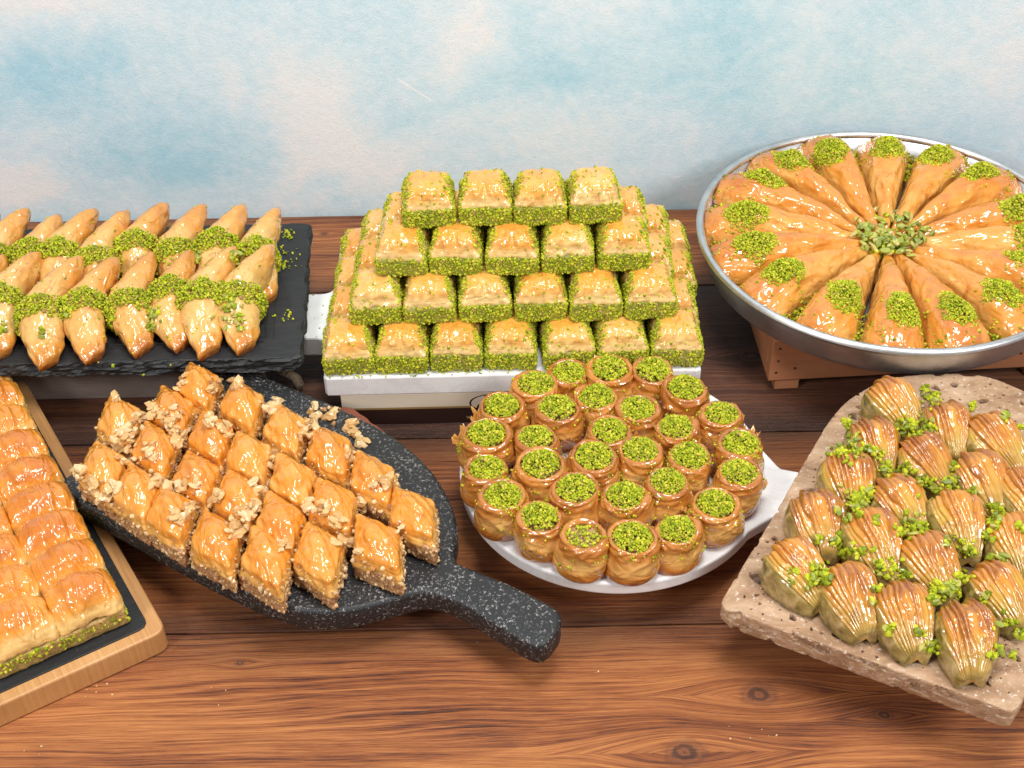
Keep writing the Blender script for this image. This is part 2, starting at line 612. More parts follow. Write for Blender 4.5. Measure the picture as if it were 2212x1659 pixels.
def travertine_mat():
    nt = NT('travertine')
    n = nt.noise(nt.stretch(nt.co, (18, 40, 30)), 1.0, 8, 0.65, 0.8)
    f = nt.noise(nt.co, 260, 5, 0.7)
    c = nt.ramp(n, [(0.34, (0.23, 0.118, 0.058, 1)), (0.5, (0.40, 0.24, 0.135, 1)), (0.66, (0.56, 0.38, 0.245, 1))])
    c = nt.mix(nt.math('MULTIPLY', nt.step(f, 0.57, 0.66), 0.8), c, (0.78, 0.68, 0.58, 1))
    c = nt.mix(nt.math('MULTIPLY', nt.step(nt.noise(nt.co, 130, 4, 0.7), 0.62, 0.7), 0.6), c, (0.24, 0.15, 0.10, 1))
    c = nt.mix(nt.attr('pit'), c, (0.14, 0.085, 0.055, 1))  # shade inside the pits painted into the colour, darker with depth
    nt.set(Base_Color=c, Roughness=0.62, Normal=nt.bump(f, 0.5, 0.0015))
    return nt.m


def wood_mat(name, stops, grain=(6, 170, 170), burn=0.0, ring=1.0, knots=(), rough=0.5, bump=0.5, coat=0.0, width=0.2, turn=False):
    """boards with the grain along object x"""
    nt = NT(name)
    co = nt.co
    if turn:
        co = nt.n('ShaderNodeMapping', {'Vector': co, 'Rotation': (0, 0, PI / 2)}).outputs[0]
    for kx, ky, r, amp in knots:          # grain flows round the knots
        d = nt.vmath('SUBTRACT', co, (kx, ky, 0))
        dd = nt.n('ShaderNodeVectorMath', {0: nt.vmath('MULTIPLY', d, (0.45 / r, 1 / r, 0))}, operation='LENGTH').outputs['Value']
        g = nt.math('POWER', 2.718, nt.math('MULTIPLY', nt.math('MULTIPLY', dd, dd), -0.8))
        sy = nt.n('ShaderNodeSeparateXYZ', {0: d}).outputs[1]
        push = nt.math('MULTIPLY', nt.math('MULTIPLY', nt.math('SIGN', sy), g), -amp * r)
        co = nt.vmath('ADD', co, nt.n('ShaderNodeCombineXYZ', {0: 0.0, 1: push, 2: 0.0}).outputs[0])
    wv = nt.noise(nt.stretch(co, (2.2, 9, 9)), 1.0, 3, 0.5)
    sx = nt.n('ShaderNodeSeparateXYZ', {0: co})
    yy = nt.math('ADD', sx.outputs[1], nt.math('MULTIPLY', nt.math('SUBTRACT', wv, 0.5), 0.040 * ring))
    rings = nt.noise(nt.n('ShaderNodeCombineXYZ', {0: nt.math('MULTIPLY', sx.outputs[0], 3.5), 1: nt.math('MULTIPLY', yy, 330), 2: sx.outputs[2]}).outputs[0], 1.0, 5, 0.78)
    fine = nt.noise(nt.stretch(co, (grain[0] * 4, grain[1] * 6, grain[2] * 6)), 1.0, 5, 0.8)
    big = nt.noise(nt.stretch(co, (3.0, 16, 16)), 1.0, 5, 0.6)
    v = nt.math('ADD', nt.math('MULTIPLY', rings, 0.48), nt.math('ADD', nt.math('MULTIPLY', fine, 0.34), nt.math('MULTIPLY', big, 0.36)))
    v = nt.math('SUBTRACT', v, 0.045)
    c = nt.ramp(v, stops)
    if burn:
        ed = nt.math('ABSOLUTE', nt.n('ShaderNodeSeparateXYZ', {0: nt.co}).outputs[1])
        e = nt.math('ADD', nt.math('DIVIDE', ed, width / 2), nt.math('MULTIPLY', nt.math('SUBTRACT', big, 0.5), 1.1))
        e = nt.math('ADD', e, nt.math('MULTIPLY', nt.math('SUBTRACT', rings, 0.5), 0.5))
        c = nt.mix(nt.math('MULTIPLY', nt.step(e, 0.55, 1.1), burn), c, (0.035, 0.016, 0.010, 1))
    for kx, ky, r, amp in knots:
        d = nt.vmath('MULTIPLY', nt.vmath('SUBTRACT', nt.co, (kx, ky, 0)), (0.75 / r, 1 / r, 0))
        dl = nt.n('ShaderNodeVectorMath', {0: d}, operation='LENGTH').outputs['Value']
        dl = nt.math('ADD', dl, nt.math('MULTIPLY', nt.math('SUBTRACT', nt.noise(nt.co, 110, 2), 0.5), 0.35))
        kn = nt.step(dl, 0.66, 0.20)
        kc = nt.mix(nt.step(nt.math('SINE', nt.math('MULTIPLY', dl, 22)), -0.9, 1.0), (0.05, 0.018, 0.010, 1), (0.20, 0.065, 0.025, 1))
        c = nt.mix(nt.math('MULTIPLY', kn, 0.85), c, kc)
    nt.set(Base_Color=c, Roughness=rough, Normal=nt.bump(nt.math('ADD', rings, nt.math('MULTIPLY', fine, 0.8)), bump, 0.0022), Coat_Weight=coat, Coat_Roughness=0.3)
    return nt.m


def wall_mat():
    nt = NT('painted_plaster')
    # brushed patches of blue and warm white paint
    a = nt.noise(nt.stretch(nt.co, (6, 6, 7)), 1.0, 5, 0.6, 0.5)
    d = nt.noise(nt.co, 75, 6, 0.75)
    sp = nt.noise(nt.co, 800, 3, 0.7)
    v = nt.math('ADD', nt.math('MULTIPLY', a, 0.50), nt.math('MULTIPLY', d, 0.44))
    wob = nt.n('ShaderNodeTexNoise', {'Vector': nt.co, 'Scale': 9.0, 'Detail': 4.0, 'Roughness': 0.6}).outputs['Color']
    cw = nt.vmath('ADD', nt.co, nt.vmath('MULTIPLY', nt.vmath('SUBTRACT', wob, (0.5, 0.5, 0.5)), (0.12, 0, 0.10)))
    for px, py, rx, rz, k in PAINT:
        q = wall_pt(px, py)
        dd = nt.n('ShaderNodeVectorMath', {0: nt.vmath('MULTIPLY', nt.vmath('SUBTRACT', cw, (q[0], 0, q[2])), (1 / rx, 0, 1 / rz))}, operation='LENGTH').outputs['Value']
        g = nt.math('POWER', 2.718, nt.math('MULTIPLY', nt.math('MULTIPLY', dd, dd), -1.0))
        v = nt.math('ADD', v, nt.math('MULTIPLY', g, k))
    c = nt.ramp(v, [(0.26, lin(172, 212, 227)), (0.40, lin(196, 222, 233)), (0.52, lin(214, 229, 236)), (0.68, lin(234, 234, 234))])
    c = nt.mix(nt.math('MULTIPLY', nt.step(sp, 0.56, 0.72), 0.32), c, lin(160, 198, 212))
    c = nt.mix(nt.math('MULTIPLY', nt.step(nt.noise(nt.co, 55, 5, 0.8), 0.66, 0.74), 0.55), c, lin(238, 238, 236))
    q0, q1 = wall_pt(855, 168), wall_pt(938, 221)          # a pale scratch
    L = float(np.hypot(q1[0] - q0[0], q1[2] - q0[2]))
    t = ((q1 - q0) / L)
    dv = nt.vmath('SUBTRACT', nt.co, (float(q0[0]), 0, float(q0[2])))
    al = nt.n('ShaderNodeVectorMath', {0: dv, 1: (float(t[0]), 0, float(t[2]))}, operation='DOT_PRODUCT').outputs['Value']
    ac = nt.n('ShaderNodeVectorMath', {0: dv, 1: (float(-t[2]), 0, float(t[0]))}, operation='DOT_PRODUCT').outputs['Value']
    m = nt.math('MULTIPLY', nt.step(nt.math('ABSOLUTE', ac), 0.0011, 0.0003), nt.math('MULTIPLY', nt.step(al, 0.0, 0.003), nt.step(al, L, L - 0.006)))
    c = nt.mix(nt.math('MULTIPLY', m, 0.8), c, lin(246, 242, 238))
    h = nt.math('ADD', nt.math('MULTIPLY', sp, 0.4), nt.math('MULTIPLY', d, 0.8))
    nt.set(Base_Color=c, Roughness=0.8, Normal=nt.bump(h, 0.34, 0.0025), Specular_IOR_Level=0.25)
    return nt.m


def wall_pt(px, py):
    d = _f + _r * ((px - 1106.0) / F_PX) - _u * ((py - 829.5) / F_PX)
    return CAM + d * ((0.178 - CAM[1]) / d[1])


PAINT = [(660, 260, 0.045, 0.06, 0.30), (760, 360, 0.06, 0.03, 0.22), (1010, 80, 0.035, 0.05, 0.18), (60, 410, 0.05, 0.022, 0.26), (100, 30, 0.07, 0.03, 0.18),
         (350, 60, 0.06, 0.03, 0.10), (480, 200, 0.015, 0.03, 0.16), (2160, 110, 0.06, 0.07, 0.10), (1300, 260, 0.12, 0.03, 0.04), (1300, 400, 0.12, 0.03, 0.05),
         (60, 200, 0.06, 0.04, -0.20), (420, 380, 0.08, 0.04, -0.20), (500, 250, 0.03, 0.04, -0.12), (210, 130, 0.06, 0.03, -0.12), (1200, 160, 0.06, 0.04, -0.16), (1500, 60, 0.06, 0.03, -0.14), (1850, 190, 0.06, 0.05, -0.08), (1450, 170, 0.09, 0.03, -0.10)]


def metal_mat():
    nt = NT('aluminium')
    n = nt.noise(nt.stretch(nt.co, (12, 12, 900)), 1.0, 4, 0.7)
    w = nt.noise(nt.co, 30, 5, 0.7)
    nt.set(Base_Color=nt.ramp(w, [(0.3, (0.52, 0.52, 0.53, 1)), (0.7, (0.74, 0.74, 0.74, 1))]), Metallic=1.0,
           Roughness=nt.math('ADD', 0.32, nt.math('MULTIPLY', w, 0.2)), Normal=nt.bump(n, 0.12, 0.0006))
    return nt.m


M_stone, M_slate, M_inset, M_marble, M_trav = stone_mat(), slate_mat('slate', 0.5), slate_mat('matte_slate', 0.4), marble_mat(), travertine_mat()
M_wall, M_metal = wall_mat(), metal_mat()
TABLE = [(0.43, (0.018, 0.006, 0.004, 1)), (0.475, (0.12, 0.030, 0.009, 1)), (0.525, (0.27, 0.076, 0.018, 1)), (0.63, (0.52, 0.195, 0.054, 1))]
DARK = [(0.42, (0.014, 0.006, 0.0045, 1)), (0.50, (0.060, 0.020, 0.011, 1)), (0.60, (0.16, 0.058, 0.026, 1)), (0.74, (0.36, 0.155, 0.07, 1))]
M_bamboo = wood_mat('bamboo', [(0.36, (0.30, 0.125, 0.036, 1)), (0.5, (0.50, 0.245, 0.085, 1)), (0.66, (0.64, 0.36, 0.15, 1))], ring=0.1, rough=0.42, bump=0.12, turn=True)
M_grey = wood_mat('grey_wood', [(0.35, (0.10, 0.075, 0.065, 1)), (0.55, (0.20, 0.155, 0.135, 1)), (0.78, (0.32, 0.26, 0.23, 1))], ring=0.35, rough=0.7, bump=0.4)
M_beech = wood_mat('beech', [(0.35, (0.30, 0.105, 0.045, 1)), (0.55, (0.43, 0.175, 0.082, 1)), (0.8, (0.54, 0.25, 0.13, 1))], ring=0.25, rough=0.5, bump=0.15)
M_redwood = wood_mat('red_wood', [(0.35, (0.12, 0.03, 0.015, 1)), (0.6, (0.33, 0.10, 0.05, 1)), (0.8, (0.45, 0.16, 0.08, 1))], rough=0.7)


def plain(name, col, rough=0.6, **kw):
    nt = NT(name)
    n = nt.noise(nt.co, 300, 4, 0.6)
    nt.set(Base_Color=nt.mix(nt.math('MULTIPLY', n, 0.35), col, tuple(c * 0.7 for c in col[:3]) + (1,)), Roughness=rough, Normal=nt.bump(n, 0.2, 0.0006), **kw)
    return nt.m


# ------------------------------------------------------------------ setting: wall and table
WALL_Y = 0.178
me = mesh_from('wall', *slab([(-1.2, WALL_Y), (1.2, WALL_Y), (1.2, WALL_Y + 0.02), (-1.2, WALL_Y + 0.02)], -0.10, 0.95, 0.002, 0.05), smooth=False, mat=M_wall)
tag(obj('wall', me), 'pale blue and cream painted plaster wall behind the table', kind='structure')
# a brushed scratch in the plaster
table = obj('table', None)
tag(table, 'rustic brown plank table under all the sweets', kind='structure')
JOINTS = [0.176, 0.0462, -0.160, -0.3637, -0.570, -0.775]
for i in range(5):
    y1, y0 = JOINTS[i], JOINTS[i + 1]
    yc, w = (y0 + y1) / 2, y1 - y0
    kn = ()
    if i == 3:
        kk = [(P(1640, 1500), 0.020, 0.9), (P(1480, 1625), 0.022, 1.0), (P(518, 1432), 0.006, 0.9), (P(1910, 1545), 0.010, 0.8)]
        kn = tuple((float(p[0]), float(p[1] - yc), r, a) for p, r, a in kk)
    if i == 0:
        p = P(700, 505)
        kn = ((float(p[0]), float(p[1] - yc), 0.008, 0.9), (0.22, 0.01, 0.012, 0.9))
    if i == 1:
        p = P(1575, 770)
        kn = ((float(p[0]) + 0.02, float(p[1] - yc), 0.02, 1.0),)
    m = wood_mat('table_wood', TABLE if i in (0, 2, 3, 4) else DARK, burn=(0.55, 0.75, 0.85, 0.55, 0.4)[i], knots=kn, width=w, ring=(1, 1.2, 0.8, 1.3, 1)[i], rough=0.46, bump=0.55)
    V, Fs = slab([(-0.95, -w / 2 + 0.0004), (0.95, -w / 2 + 0.0004), (0.95, w / 2 - 0.0004), (-0.95, w / 2 - 0.0004)], -0.028, 0.0, 0.0008, 0.02, chip=0.0005, chip_scale=60, seed=i)
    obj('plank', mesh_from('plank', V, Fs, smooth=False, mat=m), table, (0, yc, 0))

ORD = ['first', 'second', 'third', 'fourth', 'fifth', 'sixth', 'seventh', 'eighth', 'ninth', 'tenth']


# ------------------------------------------------------------------ slate board with filo parcels
SL_Z0, SL_Z1 = 0.0555, 0.070
fr, br = P(655, 776, SL_Z1), P(675, 479, SL_Z1)
fl = P(0, 791, SL_Z1)
ex = (fl - fr) / np.linalg.norm(fl - fr)
LEN = 0.40
sl_out = [fr + ex * LEN, fr, br, br + ex * LEN]
corner = fillet(sl_out, [0.004, 0.010, 0.004, 0.004], 4)
slate = thing('slate_board', (0, 0, 0), 0, 'rectangular black slate board with rough chipped edges under the filo parcels', 'slate board')
V, Fs = slab(corner, SL_Z0, SL_Z1, 0.0012, 0.0022, mid=7, chip=0.0042, chip_scale=75, seed=5, zk=6.0)
obj('stone_plate', mesh_from('slate_plate', V, Fs, smooth=False, mat=M_slate), slate)
G_slate = Ground()
G_slate.add(V, Fs)
# the carved groove: two thin raised lips along the margin
ey = (br - fr) / np.linalg.norm(br - fr)
for d0, wd in ((0.026, 0.0012), (0.0325, 0.0012)):
    a = fr + ex * d0 + ey * 0.028
    b = br + ex * d0 - ey * 0.028
    c = [a, a + ex * wd, b + ex * wd, b]
    V2, F2 = slab(c, SL_Z1 - 0.0005, SL_Z1 + 0.0006, 0.0003, 0.01)
    obj('groove_lip', mesh_from('groove_lip', V2, F2, smooth=False, mat=M_inset), slate)
for d0 in (0.024, 0.030):
    a = fr + ex * 0.034 + ey * d0
    b = fr + ex * (LEN - 0.03) + ey * d0
    V2, F2 = slab([a, b, b + ey * 0.0012, a + ey * 0.0012], SL_Z1 - 0.0005, SL_Z1 + 0.0006, 0.0003, 0.01)
    obj('groove_lip', mesh_from('groove_lip', V2, F2, smooth=False, mat=M_inset), slate)

# its wooden crate with a rope handle
crate = thing('grey_crate', (0, 0, 0), 0, 'low weathered grey wooden crate with rope handle carrying the slate board', 'crate')
cf = P(400, 859, 0)
y_f = cf[1]
obj('front_board', box_mesh('front_board', (0.36, 0.010, 0.054), 0.0015, M_grey), crate, (-0.395, y_f + 0.005, 0.0272))
obj('back_board', box_mesh('back_board', (0.36, 0.010, 0.054), 0.0015, M_grey), crate, (-0.395, y_f + 0.135, 0.0272))
for k in range(3):
    obj('end_board', box_mesh('end_board', (0.010, 0.119, 0.050), 0.0015, M_grey), crate, (-0.221 - 0.174 * k, y_f + 0.07, 0.0252))
M_rope = plain('jute_rope', (0.20, 0.145, 0.09, 1), 0.9)
rope = thing('rope_handle', (0, 0, 0), 0, 'loop of twisted brown jute rope at the end of grey crate', 'rope')
rp = [P(600, 800, 0.030), P(622, 806, 0.034), P(640, 815, 0.034), P(646, 832, 0.026), P(640, 852, 0.014), P(628, 866, 0.006), P(606, 872, 0.005)]
rp = np.array(rp)
tt = np.linspace(0, 1, len(rp))
T = np.linspace(0, 1, 70)
rp = np.stack([np.interp(T, tt, rp[:, k]) for k in range(3)], 1)
for s in range(3):
    a = T * 60 + s * 2 * PI / 3
    q = rp + 0.0022 * np.stack([np.cos(a), np.zeros_like(a), np.sin(a)], 1)
    V2, F2 = tube(q, 0.0025, 7)
    obj('strand', mesh_from('strand', V2, F2, mat=M_rope), rope)


def parcel_geo(seed):
    """rolled filo parcel: bent log, cut slanting in front, tapering to a tip behind"""
    rng = np.random.default_rng(seed)
    nu, nv = 44, 52
    v = np.linspace(0, 1, nv)
    L = 0.100
    y = -0.050 + L * v
    cx = np.interp(v, [0, 0.3, 0.55, 0.8, 1], np.array([0.013, -0.001, -0.007, 0.003, 0.015]) + rng.normal(0, 0.0012, 5))
    w = np.interp(v, [0, 0.06, 0.3, 0.5, 0.75, 0.93, 1], np.array([0.0052, 0.0082, 0.0150, 0.0172, 0.0130, 0.0055, 0.0012]) * (1 + rng.normal(0, 0.03, 7)))
    h = np.interp(v, [0, 0.06, 0.3, 0.55, 0.8, 0.95, 1], np.array([0.008, 0.013, 0.029, 0.037, 0.040, 0.039, 0.034]))
    b = np.interp(v, [0, 0.5, 0.8, 1], [0, 0, 0.008, 0.029])           # underside rises to the tip
    k = np.ones(5) / 5
    sm = lambda q: np.convolve(np.pad(q, 2, mode='edge'), k, 'valid')
    cx, w, h, b = sm(cx), sm(w), sm(h), sm(b)
    th = np.linspace(0, 2 * PI, nu, endpoint=False)
    Th, Vv = np.meshgrid(th, v)
    W, Hh, B, CX, Y = (np.repeat(q[:, None], nu, 1) for q in (w, h, b, cx, y))
    s, c = np.sin(Th), np.cos(Th)
    X = CX + W * np.sign(s) * np.abs(s) ** 1.12
    Z = B + (Hh - B) * (0.5 + 0.5 * np.sign(c) * np.abs(c) ** 0.95)
    X += 0.18 * W * (Z / 0.036)                                           # leans
    Yy = Y + 1.25 * (X - CX) * (1 - Vv) ** 2.2                             # slanting front cut
    Vt = np.stack([X, Yy, Z], -1).reshape(-1, 3)
    Fq = grid_faces(nu, nv, True)
    N = -vnormals(Vt, Fq)
    if N[:, 2][np.argmax(Vt[:, 2])] < 0:
        N = -N
    dsp = 0.0015 * ridged(Vt * [1, 0.6, 1], 95, 2, seed) + 0.0004 * fbm(Vt, 260, 2, seed + 5)
    fold = 0.0004 * np.sin((Vt[:, 1] * 0.6 + Vt[:, 0]) * 900 + 4 * fbm(Vt, 60, 2, seed + 3)) * sstep(0.55, 0.2, Vv.ravel())
    Vt = Vt + N * (dsp + fold)[:, None]
    Vt[:, 2] = np.maximum(Vt[:, 2], 0.0)
    vv = Vv.ravel()
    toast = 0.20 + 0.36 * sstep(0.45, 0.95, vv) + 0.55 * sstep(0.16, 0.0, vv) + 0.25 * sstep(0.012, 0.0, Vt[:, 2]) + 0.12 * fbm(Vt, 60, 3, seed + 9)
    # caps
    n0 = len(Vt)
    Vt = np.vstack([Vt, Vt[:nu].mean(0) + [0, 0.002, 0], Vt[-nu:].mean(0)])
    toast = np.append(toast, [0.8, 0.5])
    quads = Fq
    caps = [[(i + 1) % nu, i, n0] for i in range(nu)] + [[(nv - 1) * nu + i, (nv - 1) * nu + (i + 1) % nu, n0 + 1] for i in range(nu)]
    return Vt, quads, caps, toast


PARCELS = []
for k in range(5):
    V, Fq, caps, toast = parcel_geo(40 + k)
    body = mesh_from('parcel', V, Fq.tolist() + caps, {'toast': toast}, mat=M_slatefilo)
    c0 = -0.010 + 0.004 * (k % 3)
    wt = lambda c, n, c0=c0: np.where((np.abs(c[:, 1] - c0 - 0.25 * c[:, 0]) < 0.0098 + 0.004 * fbm(c, 150, 2, 3)), 1.0, 0) * (c[:, 2] > 0.004) * (np.abs(n[:, 2]) > -1) + 0.004 * (c[:, 2] > 0.006)
    nout = vnormals(V[:-2], Fq)
    pt, nn = scatter(V, Fq, 1500, wt, 60 + k)
    if (nn[:, 2] * (pt[:, 2] - 0.015)).sum() < 0:
        nn = -nn
    rng = np.random.default_rng(k)
    pt = pt + nn * (0.0004 + 0.0048 * rng.random((len(pt), 1)) * np.clip(1.2 - np.abs(pt[:, 1:2] - c0 - 0.25 * pt[:, 0:1]) / 0.013, 0, 1))
    cv, cf_, ct = crumbs(pt, 0.0006, 0.0013, 80 + k)
    PARCELS.append((body, mesh_from('parcel_crumbs', cv, cf_, {'tint': ct}, smooth=False, mat=M_pist), V, Fq.tolist() + caps))


PPOS = []


def put_parcel(i, tip, label, group):
    body, cr, V, Fs = PARCELS[i % 5]
    rng = random.Random(i * 7 + 1)
    # the tip stands 0.05 behind the middle
    rz = math.radians(rng.uniform(-5, 5) - 2)
    s = rng.uniform(0.96, 1.05)
    off = Matrix.Rotation(rz, 3, 'Z') @ Vector((0.013 * s, 0.048 * s, 0))
    t = thing('filo_parcel', (tip[0] - off.x, tip[1] - off.y, SL_Z1 + 0.0003), rz, label, 'pastry', group)
    t.scale = (s, s, s)
    obj('pastry', body, t)
    tag(obj('crumb_band', cr, t), kind='stuff')
    G_slate.add(V, Fs, mw(t))
    PPOS.append(((t.location.x, t.location.y), 'the ' + label.replace(' with pistachio band', '').replace(' from the pyramid end', ' from pyramid end').replace(' board', '')))


ft = [(1800, 460), (1555, 480), (1270, 480), (1020, 500), (755, 535), (530, 540), (250, 510), (25, 520), (-230, 525)]
bt = [(1840, 205), (1620, 190), (1360, 190), (1085, 170), (835, 235), (625, 225), (390, 250), (185, 220), (-40, 225), (-260, 230)]
for i, a in enumerate(ft):
    put_parcel(i, P(a[0] * .325, 387.1 + .325 * a[1], SL_Z1 + 0.034), f'{ORD[i]} filo parcel with pistachio band from the pyramid end, front row on slate board', 'filo parcels in the front row on the slate')
for i, a in enumerate(bt):
    put_parcel(i + 11, P(a[0] * .325, 387.1 + .325 * a[1], SL_Z1 + 0.034), f'{ORD[i]} filo parcel with pistachio band from the pyramid end, back row on slate board', 'filo parcels in the back row on the slate')


# ------------------------------------------------------------------ nut pieces
def nut_meshes(kind, n, seed, mat):
    out = []
    for k in range(n):
        bm = bmesh.new()
        bmesh.ops.create_icosphere(bm, subdivisions=2, radius=1.0)
        V = np.array([v.co[:] for v in bm.verts])
        rng = np.random.default_rng(seed + k)
        if kind == 'pistachio':
            V *= np.array([1.0 + 0.5 * rng.random(), 0.62 + 0.2 * rng.random(), 0.55 + 0.15 * rng.random()])
            V *= (1 + 0.22 * fbm(V, 1.3, 2, seed + k))[:, None]
            for q in range(5):                        # chopped faces
                nn = rng.normal(size=3)
                nn /= np.linalg.norm(nn)
                d = 0.25 + 0.28 * rng.random()
                e = V @ nn - d
                V -= np.where(e > 0, e, 0)[:, None] * nn
        else:
            for q in range(5):
                nn = rng.normal(size=3)
                nn /= np.linalg.norm(nn)
                e = V @ nn - 0.45 - 0.3 * rng.random()
                V -= np.where(e > 0, e, 0)[:, None] * nn
            V *= np.array([1.1 + 0.5 * rng.random(), 0.85, 0.7])
            V *= (0.95 + 0.75 * fbm(V, 1.5, 3, seed + k, 0.7) + 0.28 * ridged(V, 1.9, 2, seed + k + 50))[:, None]
        for v, c in zip(bm.verts, V):
            v.co = c
        me_ = bpy.data.meshes.new(kind + '_piece')
        bm.to_mesh(me_)
        bm.free()
        me_.polygons.foreach_set('use_smooth', np.full(len(me_.polygons), False))
        me_.materials.append(mat)
        out.append(me_)
    return out


PNUT = nut_meshes('pistachio', 8, 300, M_pnut)
WNUT = nut_meshes('walnut', 8, 400, M_wnut)


def put_nut(meshes, name, x, y, z, r, rng, label, cat, group):
    o = obj(name, rng.choice(meshes), None, (x, y, z), (rng.uniform(-0.5, 0.5), rng.uniform(-0.5, 0.5), rng.uniform(0, 6.28)), r)
    return tag(o, label, cat, group)


class Nuts:
    """nut pieces lying where the sight line through a pixel meets the board's load; the smaller ones are one mass"""
    def __init__(self, G, meshes, name, label, group, keep, stuff_label, mat):
        self.__dict__.update(G=G, meshes=meshes, name=name, label=label, group=group, keep=keep, stuff_label=stuff_label, mat=mat, items=[], near=[])

    def at_px(self, x, y, r):
        if self.G.tree is None:
            self.G.drop(0, 0)
        d = _f + _r * ((x - 1106.0) / F_PX) - _u * ((y - 829.5) / F_PX)
        h = self.G.tree.ray_cast(Vector(CAM), Vector(d / np.linalg.norm(d)))
        if h[0] is not None:
            n = h[1] if h[1].dot(Vector(d)) < 0 else -h[1]
            p = h[0] + (n * 0.35 + Vector((0, 0, 0.15))) * r
            self.items.append((r, tuple(p)))

    def build(self, rng):
        it = sorted(self.items, reverse=True)
        for r, p in it[:self.keep]:
            lab = self.label
            if self.near:
                lab += ' ' + min(self.near, key=lambda q: (q[0][0] - p[0]) ** 2 + (q[0][1] - p[1]) ** 2)[1]
            put_nut(self.meshes, self.name, p[0], p[1], p[2], r, rng, lab, 'nut', self.group)
        if len(it) > self.keep:
            q = it[self.keep:]
            V, Fc, ti = crumbs(np.array([p for r, p in q]), 0.0013, 0.0026, 5)
            tag(obj(self.name.split('_')[0] + '_bits', mesh_from('nut_bits', V, Fc, {'tint': ti * 0.8}, smooth=False, mat=self.mat)), self.stuff_label, 'nuts', kind='stuff')


rng = random.Random(5)
nuts = Nuts(G_slate, PNUT, 'pistachio_piece', 'chopped pistachio piece by', 'chopped pistachios on the slate board', 55, 'fine chopped pistachio between the filo parcels on the slate', M_pist)
nuts.near = PPOS
for cx, cy, n, sp in [(1000, 900, 26, 60), (1525, 860, 32, 70), (1555, 520, 12, 35), (1120, 490, 12, 45), (1310, 500, 10, 25), (455, 890, 7, 30), (280, 1030, 9, 30), (10, 1010, 9, 35), (755, 930, 5, 20), (920, 800, 2, 10), (1590, 970, 10, 35), (1010, 980, 9, 30)]:
    for k in range(n):
        nuts.at_px(rng.gauss(cx, sp * 0.45) * .325, 387.1 + .325 * rng.gauss(cy, sp * 0.8), rng.uniform(0.0018, 0.0034))
nuts.build(rng)

# loose crumbs on the slate margin
pts = []
for cx, cy, n, s in [(1920, 380, 22, 22), (1890, 580, 14, 14), (1905, 910, 12, 20), (1900, 470, 10, 25), (1950, 540, 8, 40), (1820, 910, 3, 6), (700, 1130, 3, 60), (1100, 1140, 4, 120)]:
    for k in range(n):
        p = P((cx + rng.gauss(0, s)) * .325, 387.1 + .325 * (cy + rng.gauss(0, s)), SL_Z1)
        pts.append((p[0], p[1], SL_Z1 + 0.0008))
V, Fc, ti = crumbs(np.array(pts), 0.0007, 0.0016, 9)
tag(obj('pistachio_crumbs', mesh_from('slate_crumbs', V, Fc, {'tint': ti}, smooth=False, mat=M_pist)), 'loose green pistachio crumbs scattered on the bare slate margin', 'crumbs', kind='stuff')


# ------------------------------------------------------------------ carton, marble slab and pyramid
SB_Z0, SB_Z1 = 0.0345, 0.0545
sfl, sfr = P(698, 818, SB_Z1), P(1516, 799, SB_Z1)
ux = (sfr - sfl)
ang = math.atan2(ux[1], ux[0])
slab_w = np.linalg.norm(ux)
uy = np.array([-math.sin(ang), math.cos(ang), 0])
ux = ux / slab_w
SD = 0.20
hp0 = (P(690, 730, SB_Z1) - sfl) @ uy            # handle (towards the slate) near and far edge
hp1 = (P(690, 634, SB_Z1) - sfl) @ uy
out = [sfl, sfr, sfr + uy * SD, sfl + uy * SD, sfl + uy * hp1, sfl + uy * hp1 - ux * 0.12, sfl + uy * hp0 - ux * 0.12, sfl + uy * hp0]
out = fillet(out, [0.003, 0.003, 0.004, 0.004, 0.012, 0.01, 0.01, 0.012], 5)
V, Fs = slab(out, SB_Z0, SB_Z1, 0.0016, 0.004)
o = obj('marble_paddle', mesh_from('marble_slab', V, Fs, smooth=False, mat=M_marble))
tag(o, 'rectangular white marble board with handle carrying the baklava pyramid', 'marble board')
G_pyr = Ground()
G_pyr.add(V, Fs)


def carton_mat():
    nt = NT('printed_carton')
    z = nt.n('ShaderNodeSeparateXYZ', {0: nt.co}).outputs[2]
    c = nt.ramp(nt.math('DIVIDE', z, 0.034), [(0.0, (0.030, 0.012, 0.009, 1)), (0.50, (0.030, 0.012, 0.009, 1)), (0.505, (0.30, 0.19, 0.075, 1)), (0.565, (0.30, 0.19, 0.075, 1)), (0.57, (0.70, 0.62, 0.49, 1)), (1.0, (0.70, 0.62, 0.49, 1))])
    nt.t.nodes[-1]
    for nd in nt.t.nodes:
        if nd.type == 'VALTORGB':
            nd.color_ramp.interpolation = 'CONSTANT'
    nt.set(Base_Color=c, Roughness=0.4, Normal=nt.bump(nt.noise(nt.co, 900, 2), 0.08, 0.0004))
    return nt.m


carton = thing('sweet_box', (0, 0, 0), ang, 'cream and dark brown printed cardboard box under the pyramid board', 'box')
cl = P(744, 919, 0)
carton.location = (float(cl[0]), float(cl[1]), 0.0)
V, Fs = slab([(0, 0), (0.27, 0), (0.27, 0.16), (0, 0.16)], 0.0003, 0.0342, 0.0004, 0.03)
obj('carton', mesh_from('carton', V, Fs, smooth=False, mat=carton_mat()), carton)
M_ink, M_goldink = plain('dark_ink', (0.025, 0.012, 0.01, 1), 0.5), plain('gold_ink', (0.50, 0.32, 0.15, 1), 0.4)
M_cream = plain('cream_print', (0.66, 0.58, 0.46, 1), 0.5)


def on_front(px, py):
    """carton-front coordinates (along, up) of a pixel"""
    yf = cl[1] - 0.001
    d = _f + _r * ((px - 1106.0) / F_PX) - _u * ((py - 829.5) / F_PX)
    q = CAM + d * ((yf - CAM[1]) / d[1])
    q = np.array([q[0] - cl[0], q[2]])
    return q


